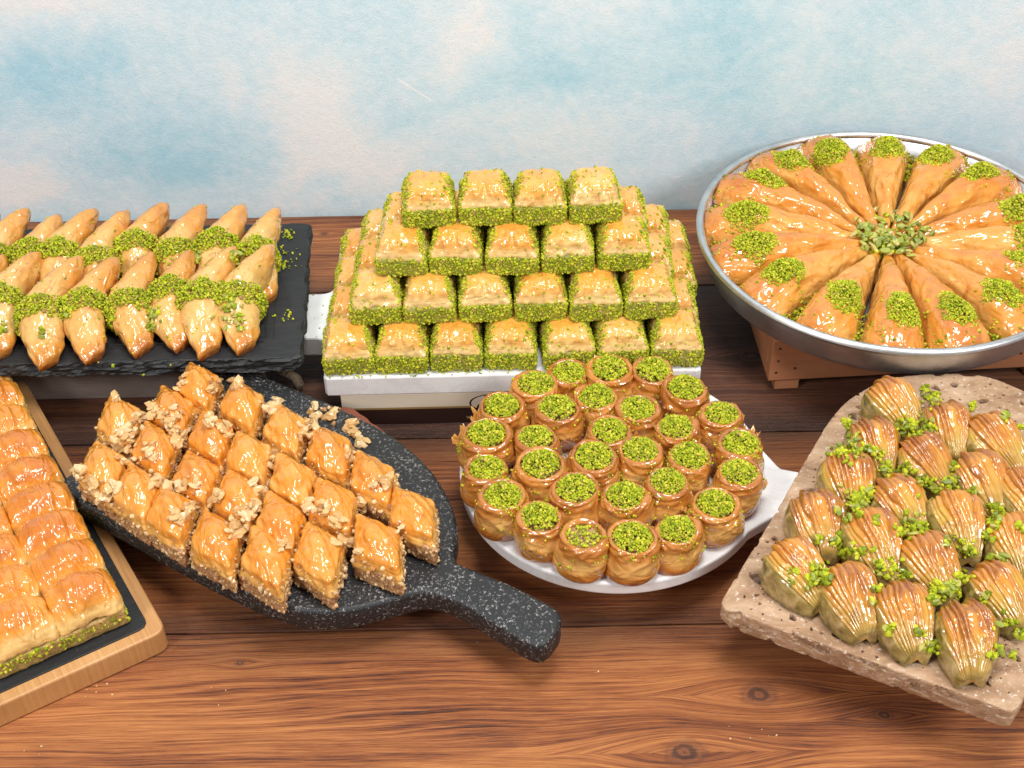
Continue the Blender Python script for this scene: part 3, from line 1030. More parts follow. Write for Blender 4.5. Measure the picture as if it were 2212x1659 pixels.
def text_mesh(body, size, mat, bold=False):
    cu = bpy.data.curves.new('lettering', 'FONT')
    cu.body, cu.size = body, size
    cu.extrude = 0.00012
    if bold:
        cu.offset = size * 0.02
    to = bpy.data.objects.new('lettering', cu)
    me_ = bpy.data.meshes.new_from_object(to)
    bpy.data.objects.remove(to)
    me_.materials.append(mat)
    return me_


# cloud-shaped badge, its outline and what shows of its print
a0 = on_front(1074, 872)
th = np.linspace(0, 2 * PI, 160, endpoint=False)
lob = 1 + 0.10 * np.abs(np.cos(2 * th)) ** 0.5
bx, bz = 0.0215 * lob * np.cos(th), 0.0092 * (1 + 0.22 * np.abs(np.sin(1.5 * th + 0.4)) ** 0.6) * np.sin(th)


def badge(scale, y, mat, name):
    n = len(th)
    V = np.stack([a0[0] + bx * scale, np.full(n, y), a0[1] + bz * scale], 1)
    V = np.vstack([V, V + [0, 0.0004, 0]])
    Fs = [list(range(n)), list(range(n, 2 * n))[::-1]] + [[i, n + i, n + (i + 1) % n, (i + 1) % n] for i in range(n)]
    return obj(name, mesh_from(name, V, Fs, smooth=False, mat=mat), carton)


bd = badge(1.0, -0.0005, M_ink, 'badge_outline')
bd2 = badge(0.93, -0.0007, M_cream, 'badge_field')
q = on_front(1029, 882)
obj('badge_letter', text_mesh('C', 0.0115, M_ink, True), carton, (q[0], -0.0009, q[1] - 0.0035), (PI / 2, 0, 0))
q = on_front(1062, 857)
s = np.linspace(0, 1, 40)
path = np.stack([q[0] - 0.006 + 0.014 * s, np.full(40, -0.0008), q[1] + 0.0008 * np.sin(s * 22) * (1 - 0.4 * s) + 0.0012 * np.sin(s * 3)], 1)
V, Fs = tube(path, 0.0003, 5)
obj('badge_flourish', mesh_from('badge_flourish', V, Fs, mat=M_ink), carton)
q = on_front(1008, 907)
obj('web_lettering', text_mesh('www.', 0.0060, M_goldink), carton, (q[0], -0.0002, q[1]), (PI / 2, 0, 0))

SQ_W, SQ_D, SQ_H = 0.0430, 0.0430, 0.0325


def square_geo(seed):
    """pyramid piece: domed crackled top over a green nut layer"""
    rng = np.random.default_rng(seed)
    hx, hy, hz = SQ_W / 2 - 0.0010, SQ_D / 2 - 0.001, 0.0065
    V, Fq, p = roundbox((34, 34, 14), (hx, hy, hz), 0.0028)
    up = (V[:, 2] + hz) / (2 * hz)
    V[:, 0] *= 1 - 0.30 * up ** 1.25
    V[:, 1] *= 1 - 0.26 * up ** 1.3
    ax, ay = np.abs(V[:, 0]) / hx, np.abs(V[:, 1]) / hy
    V[:, 2] += 0.0052 * np.clip(1 - ax ** 2.2, 0, 1) * np.clip(1 - ay ** 2.2, 0, 1) * up
    lip = 0.0042 * fbm(V * [1, 1, 0], 70, 2, seed + 2)                # the lower lip is wavy
    V[:, 2] += (lip + 0.003 * ax ** 3 * -0.5) * (1 - up)
    N = vnormals(V, Fq)
    side = 1 - np.abs(N[:, 2])
    d = 0.0015 * ridged(V * [1.8, 0.8, 1], 85, 2, seed) + 0.0003 * fbm(V, 260, 2, seed + 3) + side * 0.0008 * fbm(V * [0.15, 0.15, 2.4], 480, 2, seed + 4)
    V += N * d[:, None]
    V[:, 2] += 0.0168 + hz
    toast = 0.06 + 0.46 * sstep(0.2, 0.95, up) * (1 - 0.3 * ax ** 3) + 0.12 * fbm(V, 55, 3, seed + 8) - 0.12 * side
    # nut layer
    Vb, Fb, pb = roundbox((22, 22, 10), (hx + 0.0004, hy + 0.0008, 0.0096), 0.003)
    Nb = vnormals(Vb, Fb)
    Vb += Nb * (0.0010 * fbm(Vb, 190, 4, seed + 6))[:, None]
    Vb[:, 2] += 0.0098
    Vb[:, 2] = np.maximum(Vb[:, 2], 0.0)
    return V, Fq, toast, Vb, Fb


SQUARES = []
for k in range(6):
    V, Fq, toast, Vb, Fb = square_geo(120 + k * 11)
    top = mesh_from('square_top', V, Fq, {'toast': toast}, mat=M_filo)
    low = mesh_from('square_filling', Vb, Fb, mat=M_greenfill)
    fr_ = (0.9, 0.35, 1.0, 0.8, 0.55, 1.0)[k]
    w1 = lambda c, n: (np.abs(n[:, 2]) < 0.75) * np.where(n[:, 1] < -0.6, fr_, 0.9) * (c[:, 2] > 0.0005)
    p1, n1 = scatter(Vb, Fb, 1350, w1, k)
    w2 = lambda c, n: np.where((np.abs(n[:, 0]) > 0.55) & (fbm(c, 70, 2, k + 90) > (-0.1, 0.15, -0.6, 0.0, 0.2, -0.4)[k]), 1.0, 0.02) * (n[:, 2] < 0.9) + 0.012 * (n[:, 2] > 0.5) + 0.3 * ((n[:, 1] < -0.5) & (c[:, 2] < 0.0205)) * (k in (0, 2, 3)) + (0.10 * (fbm(c, 120, 2, 5 + k) > 0.30))
    p2, n2 = scatter(V, Fq, 480, w2, k + 30)
    pt = np.vstack([p1 + n1 * 0.0003, p2 + n2 * 0.0002])
    cv, cf_, ct = crumbs(pt, 0.0006, 0.00135, 70 + k)
    SQUARES.append((top, low, mesh_from('square_crumbs', cv, cf_, {'tint': ct}, smooth=False, mat=M_pist), V, Fq, Vb, Fb))

TIER = ['bottom', 'second', 'third', 'top']
cnt = 0
base = sfl + uy * 0.0035
for tier in range(4):
    nx, ny = 7 - tier, 4 - tier
    z = SB_Z1 + 0.0003 + tier * 0.0330
    for j in range(ny):
        for i in range(nx):
            rng = random.Random(cnt * 13 + 3)
            k = rng.randrange(6)
            px = (slab_w / 2) + (i - (nx - 1) / 2) * 0.0455 + rng.uniform(-0.0011, 0.0011) + 0.002 * j + 0.001 * tier
            py = SQ_D / 2 + tier * 0.0222 + j * 0.0436 + rng.uniform(-0.0015, 0.0015) * (j == 0)
            c = base + ux * px + uy * py
            top, low, cr, V, Fq, Vb, Fb = SQUARES[k]
            row = 'front row' if j == 0 else ('back row' if j == ny - 1 else f'{ORD[j]} row from front')
            lab = f'{ORD[i]} square pistachio baklava from the slate end, {TIER[tier]} tier, {row} of pyramid'
            t = thing('square_baklava', (c[0], c[1], z), ang + rng.uniform(-0.07, 0.07), lab, 'baklava', f'baklava squares in the {TIER[tier]} tier of the pyramid')
            obj('pastry_top', top, t)
            obj('nut_filling', low, t)
            tag(obj('crumb_coating', cr, t), kind='stuff')
            if j == 0:
                G_pyr.add(Vb, Fb, mw(t))
            cnt += 1
rng = random.Random(8)
pts = []
for k in range(46):
    p = P(rng.uniform(705, 1130), 0, SB_Z1)
    q = sfl + ux * rng.uniform(0.005, 0.17) + uy * abs(rng.gauss(0.0022, 0.0015))
    pts.append((q[0], q[1], SB_Z1 + 0.0006))
for k in range(6):
    q = sfl + ux * rng.uniform(-0.02, -0.004) + uy * rng.uniform(hp0, hp1)
    pts.append((q[0], q[1], SB_Z1 + 0.0006))
V, Fc, ti = crumbs(np.array(pts), 0.0005, 0.0011, 19)
tag(obj('pistachio_crumbs', mesh_from('marble_crumbs', V, Fc, {'tint': ti}, smooth=False, mat=M_pist)), 'few green pistachio crumbs on the front edge of pyramid marble board', 'crumbs', kind='stuff')


# ------------------------------------------------------------------ round tray on a beech stand
stand = thing('tray_stand', (0.2225, -0.1106, 0), math.radians(3.0), 'reddish beech box stand with nailed boards and feet under the round tray', 'stand')
BW, BD = 0.26, 0.20
fb_ = obj('front_board', box_mesh('stand_front', (BW, 0.012, 0.046), 0.0012, M_beech), stand, (BW / 2, 0.006, 0.0362))
obj('back_board', box_mesh('stand_front', (BW, 0.012, 0.046), 0.0012, M_beech), stand, (BW / 2, BD - 0.006, 0.0362))
sb = box_mesh('stand_side', (BD - 0.025, 0.012, 0.046), 0.0012, M_beech)
for xx in (0.006, BW - 0.006):
    obj('side_board', sb, stand, (xx, BD / 2, 0.0362), (0, 0, PI / 2))
obj('top_board', box_mesh('stand_top', (BW - 0.026, BD - 0.026, 0.008), 0.001, M_beech), stand, (BW / 2, BD / 2, 0.0552))
ft_me = box_mesh('stand_foot', (0.022, 0.022, 0.0128), 0.0012, M_beech)
for xx in (0.018, BW - 0.018):
    for yy in (0.014, BD - 0.014):
        obj('foot', ft_me, stand, (xx, yy, 0.0066))
M_nail = plain('nail_hole', (0.03, 0.018, 0.014, 1), 0.7)
bm = bmesh.new()
bmesh.ops.create_cone(bm, cap_ends=True, segments=12, radius1=0.0011, radius2=0.0011, depth=0.0006)
nail_me = bpy.data.meshes.new('nail')
bm.to_mesh(nail_me)
bm.free()
nail_me.materials.append(M_nail)
for xx, zz in ((0.006, 0.023), (0.0065, 0.036), (0.0065, 0.050), (0.022, 0.027), (0.12, 0.023), (0.20, 0.05), (0.22, 0.03)):
    obj('nail', nail_me, fb_, (xx - BW / 2, -0.0062, zz - 0.0362), (PI / 2, 0, 0))

TC, TZ, TR = np.array([0.338, -0.0005]), 0.0598, 0.1700
tray = thing('round_tray', (TC[0], TC[1], TZ), 0, 'large round aluminium tray holding the wheel of baklava wedges', 'tray')
prof = [(0.0, 0.0), (0.150, 0.0), (0.157, 0.0006), (0.1605, 0.003), (0.162, 0.007), (0.1675, 0.030), (0.1675, 0.0302), (0.1640, 0.0302), (0.1590, 0.007), (0.1565, 0.0035), (0.152, 0.0022), (0.0, 0.0022)]
V, Fq = lathe(prof, 128)
obj('pan', mesh_from('pan', V, Fq, mat=M_metal), tray)
rim = [(0.1665 + 0.0036 * math.cos(a), 0.0305 + 0.0036 * math.sin(a)) for a in np.linspace(0, 2 * PI, 13)]
V, Fq = lathe(rim, 128)
obj('rolled_rim', mesh_from('rolled_rim', V, Fq, mat=M_metal), tray)

W_R0, W_R1 = 0.014, 0.1585


def wedge_geo(seed):
    rng = np.random.default_rng(seed)
    p, Fq = boxgrid(40, 64, 10)
    t = (p[:, 1] + 1) / 2
    r = W_R0 + (W_R1 - W_R0) * t
    hw = math.tan(math.radians(11.25)) * np.maximum(r - 0.003, 0.003) * 0.985
    hw = hw * (1 - 0.10 * sstep(0.86, 1.0, t)) * (1 - 0.06 * rng.random())
    xn = p[:, 0]
    skew = 0.10 * rng.normal()
    crest = np.interp(t, [0, 0.12, 0.35, 0.60, 0.78, 0.92, 1.0], np.array([0.016, 0.024, 0.034, 0.0415, 0.0435, 0.037, 0.029]) * (1 + rng.normal(0, 0.02, 7)))
    xa = np.abs(np.clip(xn - skew * (1 - xn ** 2), -1, 1))
    prof_ = 1 - 0.40 * xa ** 2.2 - 0.30 * xa ** 8
    top = crest * prof_
    z = (p[:, 2] + 1) / 2 * top
    up = (p[:, 2] + 1) / 2
    x = xn * hw * (1 - 0.05 * up * xa ** 2)
    y = r + 0.004 * (1 - xn ** 2) * sstep(0.8, 1, t) - 0.010 * (1 - up) * sstep(0.75, 1, t)
    V = np.stack([x, y, z], 1)
    N = vnormals(V, Fq)
    q = V * [1, 0.45, 1]
    d = 0.0019 * ridged(q, 75, 2, seed) + 0.0006 * fbm(V * [1, 0.35, 1], 210, 2, seed + 4)
    side = sstep(0.7, 0.3, np.abs(N[:, 2]))
    d = d + side * 0.0005 * fbm(V * [0.2, 0.2, 2], 420, 2, seed + 7)
    V = V + N * (d * up)[:, None]
    V[:, 2] = np.maximum(V[:, 2], 0)
    toast = 0.18 + 0.42 * up * (1 - xa ** 2) + 0.16 * sstep(0.5, 0.85, t) + 0.16 * fbm(V, 40, 3, seed + 2) - 0.12 * side
    return V, Fq, toast


WEDGES = []
for k in range(6):
    V, Fq, toast = wedge_geo(200 + 9 * k)
    me_w = mesh_from('wedge', V, Fq, {'toast': toast}, mat=M_wedge)
    rng = np.random.default_rng(k + 5)
    r0 = 0.118 + 0.010 * rng.random()
    cxo = 0.004 * rng.normal()
    wt = lambda c, n: (n[:, 2] > 0.3) * np.clip(1.15 - np.hypot((c[:, 0] - cxo) / (0.0135 + 0.004 * fbm(c, 120, 2, k)), (c[:, 1] - r0) / 0.019), 0, 1) ** 0.6
    pt, nn = scatter(V, Fq, 1200, wt, k)
    dd = np.clip(1.1 - np.hypot((pt[:, 0] - cxo) / 0.013, (pt[:, 1] - r0) / 0.018), 0, 1)
    pt = pt + nn * 0.0003 + np.array([0, 0, 1]) * (0.0075 * rng.random((len(pt), 1)) * dd[:, None] ** 0.8)
    w3 = lambda c, n: (n[:, 2] > 0.2) * (c[:, 1] > 0.105) * (fbm(c, 160, 2, 20 + k) > 0.25)
    p3, n3 = scatter(V, Fq, 70, w3, k + 9)
    pt = np.vstack([pt, p3 + n3 * 0.0004])
    cv, cf_, ct = crumbs(pt, 0.0006, 0.0013, 160 + k)
    WEDGES.append((me_w, mesh_from('wedge_crumbs', cv, cf_, {'tint': ct}, smooth=False, mat=M_pist), V, Fq))

G_tray = Ground()
for k in range(16):
    a = math.radians(-100.5 + 22.5 * k)
    ca, sa = math.cos(a), math.sin(a)
    half = 'wall half' if sa > 0 else 'front half'
    order = sorted([q for q in range(16) if (math.sin(math.radians(-100.5 + 22.5 * q)) > 0) == (sa > 0)], key=lambda q: math.cos(math.radians(-100.5 + 22.5 * q)))
    side_ = f'{ORD[order.index(k)]} golden baklava wedge counted from the pyramid, {half} of round tray'
    rng = random.Random(k)
    w = thing('baklava_wedge', (TC[0], TC[1], TZ + 0.0025), a - PI / 2 + rng.uniform(-0.012, 0.012), side_, 'baklava', 'baklava wedges in the round tray')
    me_w, cr, V, Fq = WEDGES[(k * 5) % 6]
    obj('pastry', me_w, w)
    tag(obj('crumb_pile', cr, w), kind='stuff')
    G_tray.add(V, Fq, mw(w))
# crumbs filling the outer gaps
pts = []
rg = np.random.default_rng(3)
for k in range(16):
    if k in (5, 12, 13):
        continue
    a = math.radians(-100.5 + 22.5 * (k + 0.5))
    n = 170
    rr = 0.112 + 0.043 * rg.random(n)
    ww = rg.normal(0, 0.0034, n) * (rr / 0.14)
    zz = TZ + 0.004 + 0.017 * (0.4 + 0.6 * rg.random(n)) - 0.0007 * 0
    pts.append(np.stack([TC[0] + rr * math.cos(a) - ww * math.sin(a), TC[1] + rr * math.sin(a) + ww * math.cos(a), zz], 1))
V, Fc, ti = crumbs(np.vstack(pts), 0.0009, 0.0019, 77)
tag(obj('pistachio_crumbs', mesh_from('tray_crumbs', V, Fc, {'tint': ti}, smooth=False, mat=M_pist)), 'green pistachio crumbs filling the gaps between the tray wedges', 'crumbs', kind='stuff')
rng = random.Random(21)
# the heap as a low dome for the top pieces to lie on
dome_p = [(0.034 * math.sin(t), 0.014 + 0.017 * math.cos(t)) for t in np.linspace(PI / 2, 0.0, 8)]
V, Fq = lathe(dome_p, 24)
G_tray.add(V + np.array([TC[0] - 0.001, TC[1] - 0.004, TZ]), Fq)
nuts = Nuts(G_tray, PNUT, 'pistachio_piece', 'chopped pistachio piece heaped at the centre of the round tray', 'chopped pistachios at the tray centre', 102, 'fine pistachio bits in the heap at the tray centre', M_pist)
for k in range(150):
    a, q = rng.uniform(0, 2 * PI), math.sqrt(rng.random()) * (1 if k % 6 else 1.35)
    nuts.at_px(1920 + 78 * q * math.cos(a), 508 + 44 * q * math.sin(a), rng.uniform(0.0024, 0.0047))
nuts.build(rng)
# the heap's lower layers
hp = []
for k in range(190):
    rr = 0.031 * math.sqrt(rng.random())
    a = rng.uniform(0, 2 * PI)
    hp.append((TC[0] - 0.002 + rr * math.cos(a), TC[1] - 0.002 + rr * math.sin(a), TZ + 0.008 + 0.018 * rng.random() * (1 - 0.5 * (rr / 0.034) ** 2)))
V, Fc, ti = crumbs(np.array(hp), 0.0025, 0.0035, 6)
tag(obj('pistachio_heap', mesh_from('heap', V, Fc, {'tint': ti * 0.5}, smooth=False, mat=M_pist)), 'lower layer of chopped pistachio heaped at the tray centre', 'nuts', kind='stuff')


# ------------------------------------------------------------------ bamboo board, slate inset and two rows of tall baklava
BB_Z = 0.0220
A = np.array([-0.2515, -0.3775])
bu = np.array([-0.5285, 0.8489])
bw = np.array([-0.8560, -0.5170])
bam = thing('bamboo_board', (0, 0, 0), 0, 'bamboo serving board with black slate inset under two baklava rows', 'serving board')
o_ = fillet([A, A + bw * 0.165, A + bw * 0.165 + bu * 0.345, A + bu * 0.345], 0.010)
V, Fs = slab(o_, 0.0003, BB_Z, 0.0015, 0.004)
ba = math.atan2(bw[1], bw[0])
R2 = np.array([[math.cos(-ba), -math.sin(-ba)], [math.sin(-ba), math.cos(-ba)]])
Vl = V.copy()
Vl[:, :2] = (V[:, :2] - A) @ R2.T
bam.location = (A[0], A[1], 0)
bam.rotation_euler = (0, 0, ba)
obj('wooden_frame', mesh_from('bamboo_frame', Vl, Fs, smooth=False, mat=M_bamboo), bam)
I0 = A + bw * 0.0095 + bu * 0.0095
ins = fillet([I0, I0 + bw * 0.146, I0 + bw * 0.146 + bu * 0.325, I0 + bu * 0.325], 0.008)
Vi, Fi = slab(ins, BB_Z - 0.004, BB_Z + 0.0012, 0.0006, 0.004)
Vil = Vi.copy()
Vil[:, :2] = (Vi[:, :2] - A) @ R2.T
obj('slate_inset', mesh_from('slate_inset', Vil, Fi, smooth=False, mat=M_inset), bam)
G_bam = Ground()
G_bam.add(Vi, Fi)


def tall_geo(seed):
    hx, hy, hz = 0.0232, 0.0172, 0.0072
    V, Fq, p = roundbox((42, 30, 16), (hx, hy, hz), 0.004)
    up = (V[:, 2] + hz) / (2 * hz)
    ax = np.abs(V[:, 0]) / hx
    V[:, 2] += 0.0088 * np.clip(1 - ax ** 2.0, 0, 1) * up + 0.003 * (1 - ax ** 2) * (1 - up)
    ay = np.abs(V[:, 1]) / hy
    V[:, 2] += 0.0035 * (1 - ay ** 2) * up
    V[:, 1] *= 1 - 0.36 * up ** 1.6
    V[:, 1] += 0.005 * up
    N = vnormals(V, Fq)
    side = 1 - np.abs(N[:, 2])
    d = 0.0015 * ridged(V * [2.2, 0.6, 0.7], 70, 2, seed) + 0.0003 * fbm(V, 260, 2, seed + 2) + side * 0.0007 * fbm(V * [0.15, 0.15, 2], 480, 2, seed + 5)
    V += N * d[:, None]
    V[:, 2] += 0.0132 + hz
    toast = 0.0 + 0.80 * sstep(0.35, 0.98, up) * (1 - 0.4 * ax ** 4) + 0.14 * fbm(V, 50, 3, seed + 4) - 0.15 * side
    Vb, Fb, pb = roundbox((30, 22, 10), (hx + 0.0008, hy - 0.0004, 0.0076), 0.002)
    Nb = vnormals(Vb, Fb)
    Vb += Nb * (0.0012 * fbm(Vb, 200, 4, seed + 8))[:, None]
    Vb[:, 2] += 0.0076
    Vb[:, 2] = np.maximum(Vb[:, 2], 0)
    return V, Fq, toast, Vb, Fb


TALL = []
for k in range(4):
    V, Fq, toast, Vb, Fb = tall_geo(500 + 7 * k)
    wt = lambda c, n: (np.abs(n[:, 2]) < 0.7) * (c[:, 2] > 0.006) + 0.4 * (np.abs(n[:, 0]) > 0.6)
    pt, nn = scatter(Vb, Fb, 260, wt, k)
    cv, cf_, ct = crumbs(pt, 0.0007, 0.0019, k + 700)
    TALL.append((mesh_from('tall_top', V, Fq, {'toast': toast}, mat=M_bam), mesh_from('tall_filling', Vb, Fb, mat=M_bamfill), mesh_from('tall_crumbs', cv, cf_, {'tint': ct}, smooth=False, mat=M_pist), V, Fq, Vb, Fb))
row_u = np.array([-0.505, 0.863])
row_w = np.array([-0.863, -0.505])
first = P(390 * .4833, 774.2 + 1100 * .4833, 0.055)[:2] + np.array([-0.006, 0.010])
for col in range(2):
    for k in range(9 if col == 0 else 8):
        rng = random.Random(col * 50 + k)
        c = first + row_u * (0.0345 * k + rng.uniform(-0.0008, 0.0008)) + row_w * (0.0478 * col + rng.uniform(-0.0008, 0.0008))
        nm = 'row along the paddle edge' if col == 0 else 'row away from the paddle'
        t = thing('tall_baklava', (c[0], c[1], BB_Z + 0.0015), math.atan2(row_u[1], row_u[0]) - PI / 2 + rng.uniform(-0.03, 0.03), f'{ORD[k]} glossy golden baklava from the bamboo front edge, {nm}', 'baklava', 'baklava rows on the bamboo board')
        tp, lo, cr, V, Fq, Vb, Fb = TALL[(k + col * 2) % 4]
        obj('pastry_top', tp, t)
        obj('nut_filling', lo, t)
        tag(obj('nut_crumbs', cr, t), kind='stuff')
rng = random.Random(2)
nuts = Nuts(G_bam, PNUT, 'pistachio_piece', 'green pistachio bit fallen on the slate inset of bamboo board', 'pistachio bits on the bamboo board', 20, '', M_pist)
for zx, zy, r in [(290, 1275, .0022), (100, 1365, .0032), (95, 238, .003), (275, 1285, .002), (452, 905, .0018), (395, 825, .0018), (510, 1010, .002), (40, 150, .002), (318, 1262, .0018)]:
    nuts.at_px(zx * .4833, 774.2 + zy * .4833, r)
nuts.build(rng)


# ------------------------------------------------------------------ speckled stone paddle with walnut diamonds
PD_Z0, PD_Z1 = 0.0250, 0.0470
z5 = lambda a, b, z: P(110.6 + a * .5, 746.6 + b * .5, z)
outl = [(44, 585), (60, 640), (200, 722), (400, 834), (590, 940), (800, 1046), (1000, 1126), (1150, 1152), (1300, 1142), (1450, 1106), (1545, 1078), (1640, 1066), (1760, 1108), (1900, 1190), (2060, 1284), (2130, 1294), (2188, 1232), (2206, 1176), (2180, 1128), (2000, 1034), (1860, 976), (1765, 936), (1738, 900), (1752, 840), (1756, 770), (1722, 660), (1640, 530), (1500, 402), (1300, 290), (1000, 160), (840, 92), (760, 80), (690, 100), (400, 300), (120, 520)]
po = spline([z5(a, b, PD_Z1)[:2] for a, b in outl], 5)
V, Fs = slab(po, PD_Z0, PD_Z1, 0.0035, 0.004, chip=0.0006, chip_scale=60, seed=3)
o = obj('stone_paddle', mesh_from('stone_paddle', V, Fs, smooth=True, mat=M_stone))
tag(o, 'black speckled stone paddle board with thick handle under walnut baklava diamonds', 'paddle board')
for f in o.data.polygons:
    f.use_smooth = len(f.vertices) < 5
G_pad = Ground()
G_pad.add(V, Fs)
# rough reddish plank it lies on
pl = fillet([z5(1470, 400, 0.02)[:2], z5(1290, 268, 0.02)[:2], z5(1210, 285, 0.02)[:2], (-0.24, -0.20), (-0.20, -0.30), (-0.10, -0.32), (-0.075, -0.26)], 0.012)
V, Fs = slab(pl, 0.0003, 0.0246, 0.002, 0.003, mid=4, chip=0.003, chip_scale=140, seed=8)
tag(obj('wood_slab', mesh_from('wood_slab', V, Fs, smooth=False, mat=M_redwood)), 'rough reddish wooden slab peeking out beneath the stone paddle', 'wood slab')

v1, v2 = np.array([0.0345, -0.0262]) * 0.965, np.array([0.0045, 0.0455]) * 0.965


def diamond_geo(seed):
    rng = np.random.default_rng(seed)
    a, b = v1 / 2 * 0.96, v2 / 2 * 0.96
    V, Fq, p = roundbox((34, 34, 14), (1, 1, 1), 0.16)
    hz = 0.0058
    up = (V[:, 2] + 1) / 2
    X, Y = V[:, 0].copy(), V[:, 1].copy()
    sc = 1 - 0.16 * up ** 1.3
    ax = np.maximum(np.abs(X), np.abs(Y))
    xy = (X * sc)[:, None] * a + (Y * sc)[:, None] * b
    dome = np.clip(1 - np.abs(X) ** 1.8, 0, 1) * np.clip(1 - np.abs(Y) ** 1.8, 0, 1)
    q_ = np.column_stack([X, Y, V[:, 2] * 0.3])
    xy = xy * (1 + 0.10 * fbm(q_, 1.6, 2, seed + 40))[:, None]
    z = V[:, 2] * hz + 0.0100 * dome * up + 0.0040 * fbm(np.column_stack([xy, xy[:, :1] * 0]), 110, 2, seed + 1) * (1 - up) - 0.002 * (1 - up) * (np.abs(X * Y))
    V = np.column_stack([xy, z])
    N = vnormals(V, Fq)
    side = 1 - np.abs(N[:, 2])
    q = V @ np.array([[math.cos(0.5), -math.sin(0.5), 0], [math.sin(0.5), math.cos(0.5), 0], [0, 0, 1]])
    d = 0.0016 * ridged(q * [1.9, 0.6, 0.8], 85, 2, seed + 2) + 0.0003 * fbm(V, 260, 2, seed + 3) + side * 0.0006 * fbm(V * [.2, .2, 2], 450, 2, seed)
    V = V + N * d[:, None]
    V[:, 2] += 0.0150 + hz
    toast = 0.10 + 0.48 * sstep(0.2, 0.95, up) * (1 - 0.3 * ax ** 4) + 0.14 * fbm(V, 55, 3, seed + 6) - 0.1 * side
    Vb, Fb, pb = roundbox((26, 26, 14), (1, 1, 1), 0.10)
    xy = Vb[:, :1] * a * 1.01 + Vb[:, 1:2] * b * 1.01
    Vb = np.column_stack([xy, Vb[:, 2] * 0.0090])
    Nb = vnormals(Vb, Fb)
    Vb = Vb + Nb * (0.0024 * fbm(Vb, 170, 4, seed + 9, 0.65) + 0.0006 * fbm(Vb * [.2, .2, 2], 400, 2, seed))[:, None]
    Vb[:, 2] += 0.0090
    Vb[:, 2] = np.maximum(Vb[:, 2], 0)
    return V, Fq, toast, Vb, Fb


DIA = []
for k in range(5):
    V, Fq, toast, Vb, Fb = diamond_geo(600 + 13 * k)
    wt = lambda c, n: (np.abs(n[:, 2]) < 0.7) * 1.0 * (c[:, 2] > 0.001)
    p1, n1 = scatter(Vb, Fb, 240, wt, k)
    w2 = lambda c, n: (np.abs(n[:, 2]) < 0.8) * (c[:, 2] < 0.024) + 0.03
    p2, n2 = scatter(V, Fq, 45, w2, k + 40)
    cv, cf_, ct = crumbs(np.vstack([p1, p2 + n2 * 0.0003]), 0.0006, 0.0021, k + 800)
    DIA.append((mesh_from('diamond_top', V, Fq, {'toast': toast}, mat=M_diamond), mesh_from('diamond_filling', Vb, Fb, mat=M_walfill), mesh_from('diamond_crumbs', cv, cf_, {'tint': ct}, smooth=False, mat=M_walcrumb), V, Fq, Vb, Fb))
DROWS = [('row facing bamboo board', [(215, 505), (365, 610), (510, 700), (705, 810), (920, 890)]),
         ('second row from bamboo board', [(290, 300), (440, 420), (620, 545), (800, 630), (980, 735), (1150, 870)]),
         ('third row from bamboo board', [(515, 260), (685, 370), (850, 455), (1035, 560), (1210, 665), (1405, 830)]),
         ('row facing pyramid', [(630, 150), (820, 230), (1005, 335), (1195, 430), (1385, 550), (1560, 700)])]
cnt = 0
DIA_POS = []
for rn, ps in DROWS:
    for i, (a, b) in enumerate(ps):
        rng = random.Random(cnt + 90)
        c = z5(a, b, PD_Z1 + 0.030)
        t = thing('walnut_diamond', (c[0], c[1], PD_Z1 + 0.0003), rng.uniform(-0.06, 0.06) + (0.12 if (a, b) in ((1405, 830), (1560, 700)) else 0), f'{ORD[i]} walnut diamond from the blunt end of stone paddle, {rn}', 'baklava', 'walnut baklava diamonds on the stone paddle')
        tp, lo, cr, V, Fq, Vb, Fb = DIA[(cnt * 3) % 5]
        obj('pastry_top', tp, t)
        obj('walnut_filling', lo, t)
        tag(obj('walnut_crumbs', cr, t), kind='stuff')
        G_pad.add(V, Fq, mw(t))
        G_pad.add(Vb, Fb, mw(t))
        DIA_POS.append((c[:2], f'the {ORD[i]} diamond from blunt end, {rn}'))
        cnt += 1
rng = random.Random(31)
nuts = Nuts(G_pad, WNUT, 'walnut_piece', 'chopped walnut piece beside', 'chopped walnuts on the stone paddle', 260, 'fine chopped walnut between the baklava diamonds', M_walcrumb)
nuts.near = DIA_POS
spots = [(1215, 290, 16, 45), (1130, 320, 9, 25), (1300, 370, 10, 25), (1340, 420, 5, 18), (1110, 380, 10, 35), (520, 300, 14, 40), (400, 290, 14, 45), (330, 390, 14, 40), (300, 420, 12, 30), (540, 380, 14, 30), (555, 410, 10, 25), (420, 460, 10, 30), (560, 170, 8, 20), (700, 180, 8, 30), (800, 170, 6, 20), (750, 350, 8, 25), (690, 330, 6, 20), (270, 215, 6, 25), (130, 540, 9, 22), (170, 590, 9, 30), (250, 630, 8, 30), (320, 500, 10, 25), (450, 590, 8, 25), (540, 600, 9, 25), (630, 600, 8, 25), (600, 690, 10, 28), (560, 740, 6, 20), (710, 660, 9, 25), (860, 690, 9, 28), (830, 740, 9, 28), (940, 500, 6, 20), (900, 600, 8, 25), (1270, 850, 12, 28), (1350, 690, 8, 22), (1180, 700, 8, 22), (1120, 700, 6, 20), (1000, 860, 6, 20), (1240, 760, 6, 20), (1430, 590, 8, 22), (780, 800, 8, 25), (840, 810, 6, 20), (1290, 480, 5, 18), (960, 260, 6, 20), (1500, 790, 4, 20)]
for a, b, n, sd in spots:
    for k in range(max(2, int(n * 1.25))):
        nuts.at_px(110.6 + rng.gauss(a, sd * 0.7) * .5, 746.6 + rng.gauss(b, sd * 0.7) * .5, rng.uniform(0.0016, 0.0040))
nuts.build(rng)


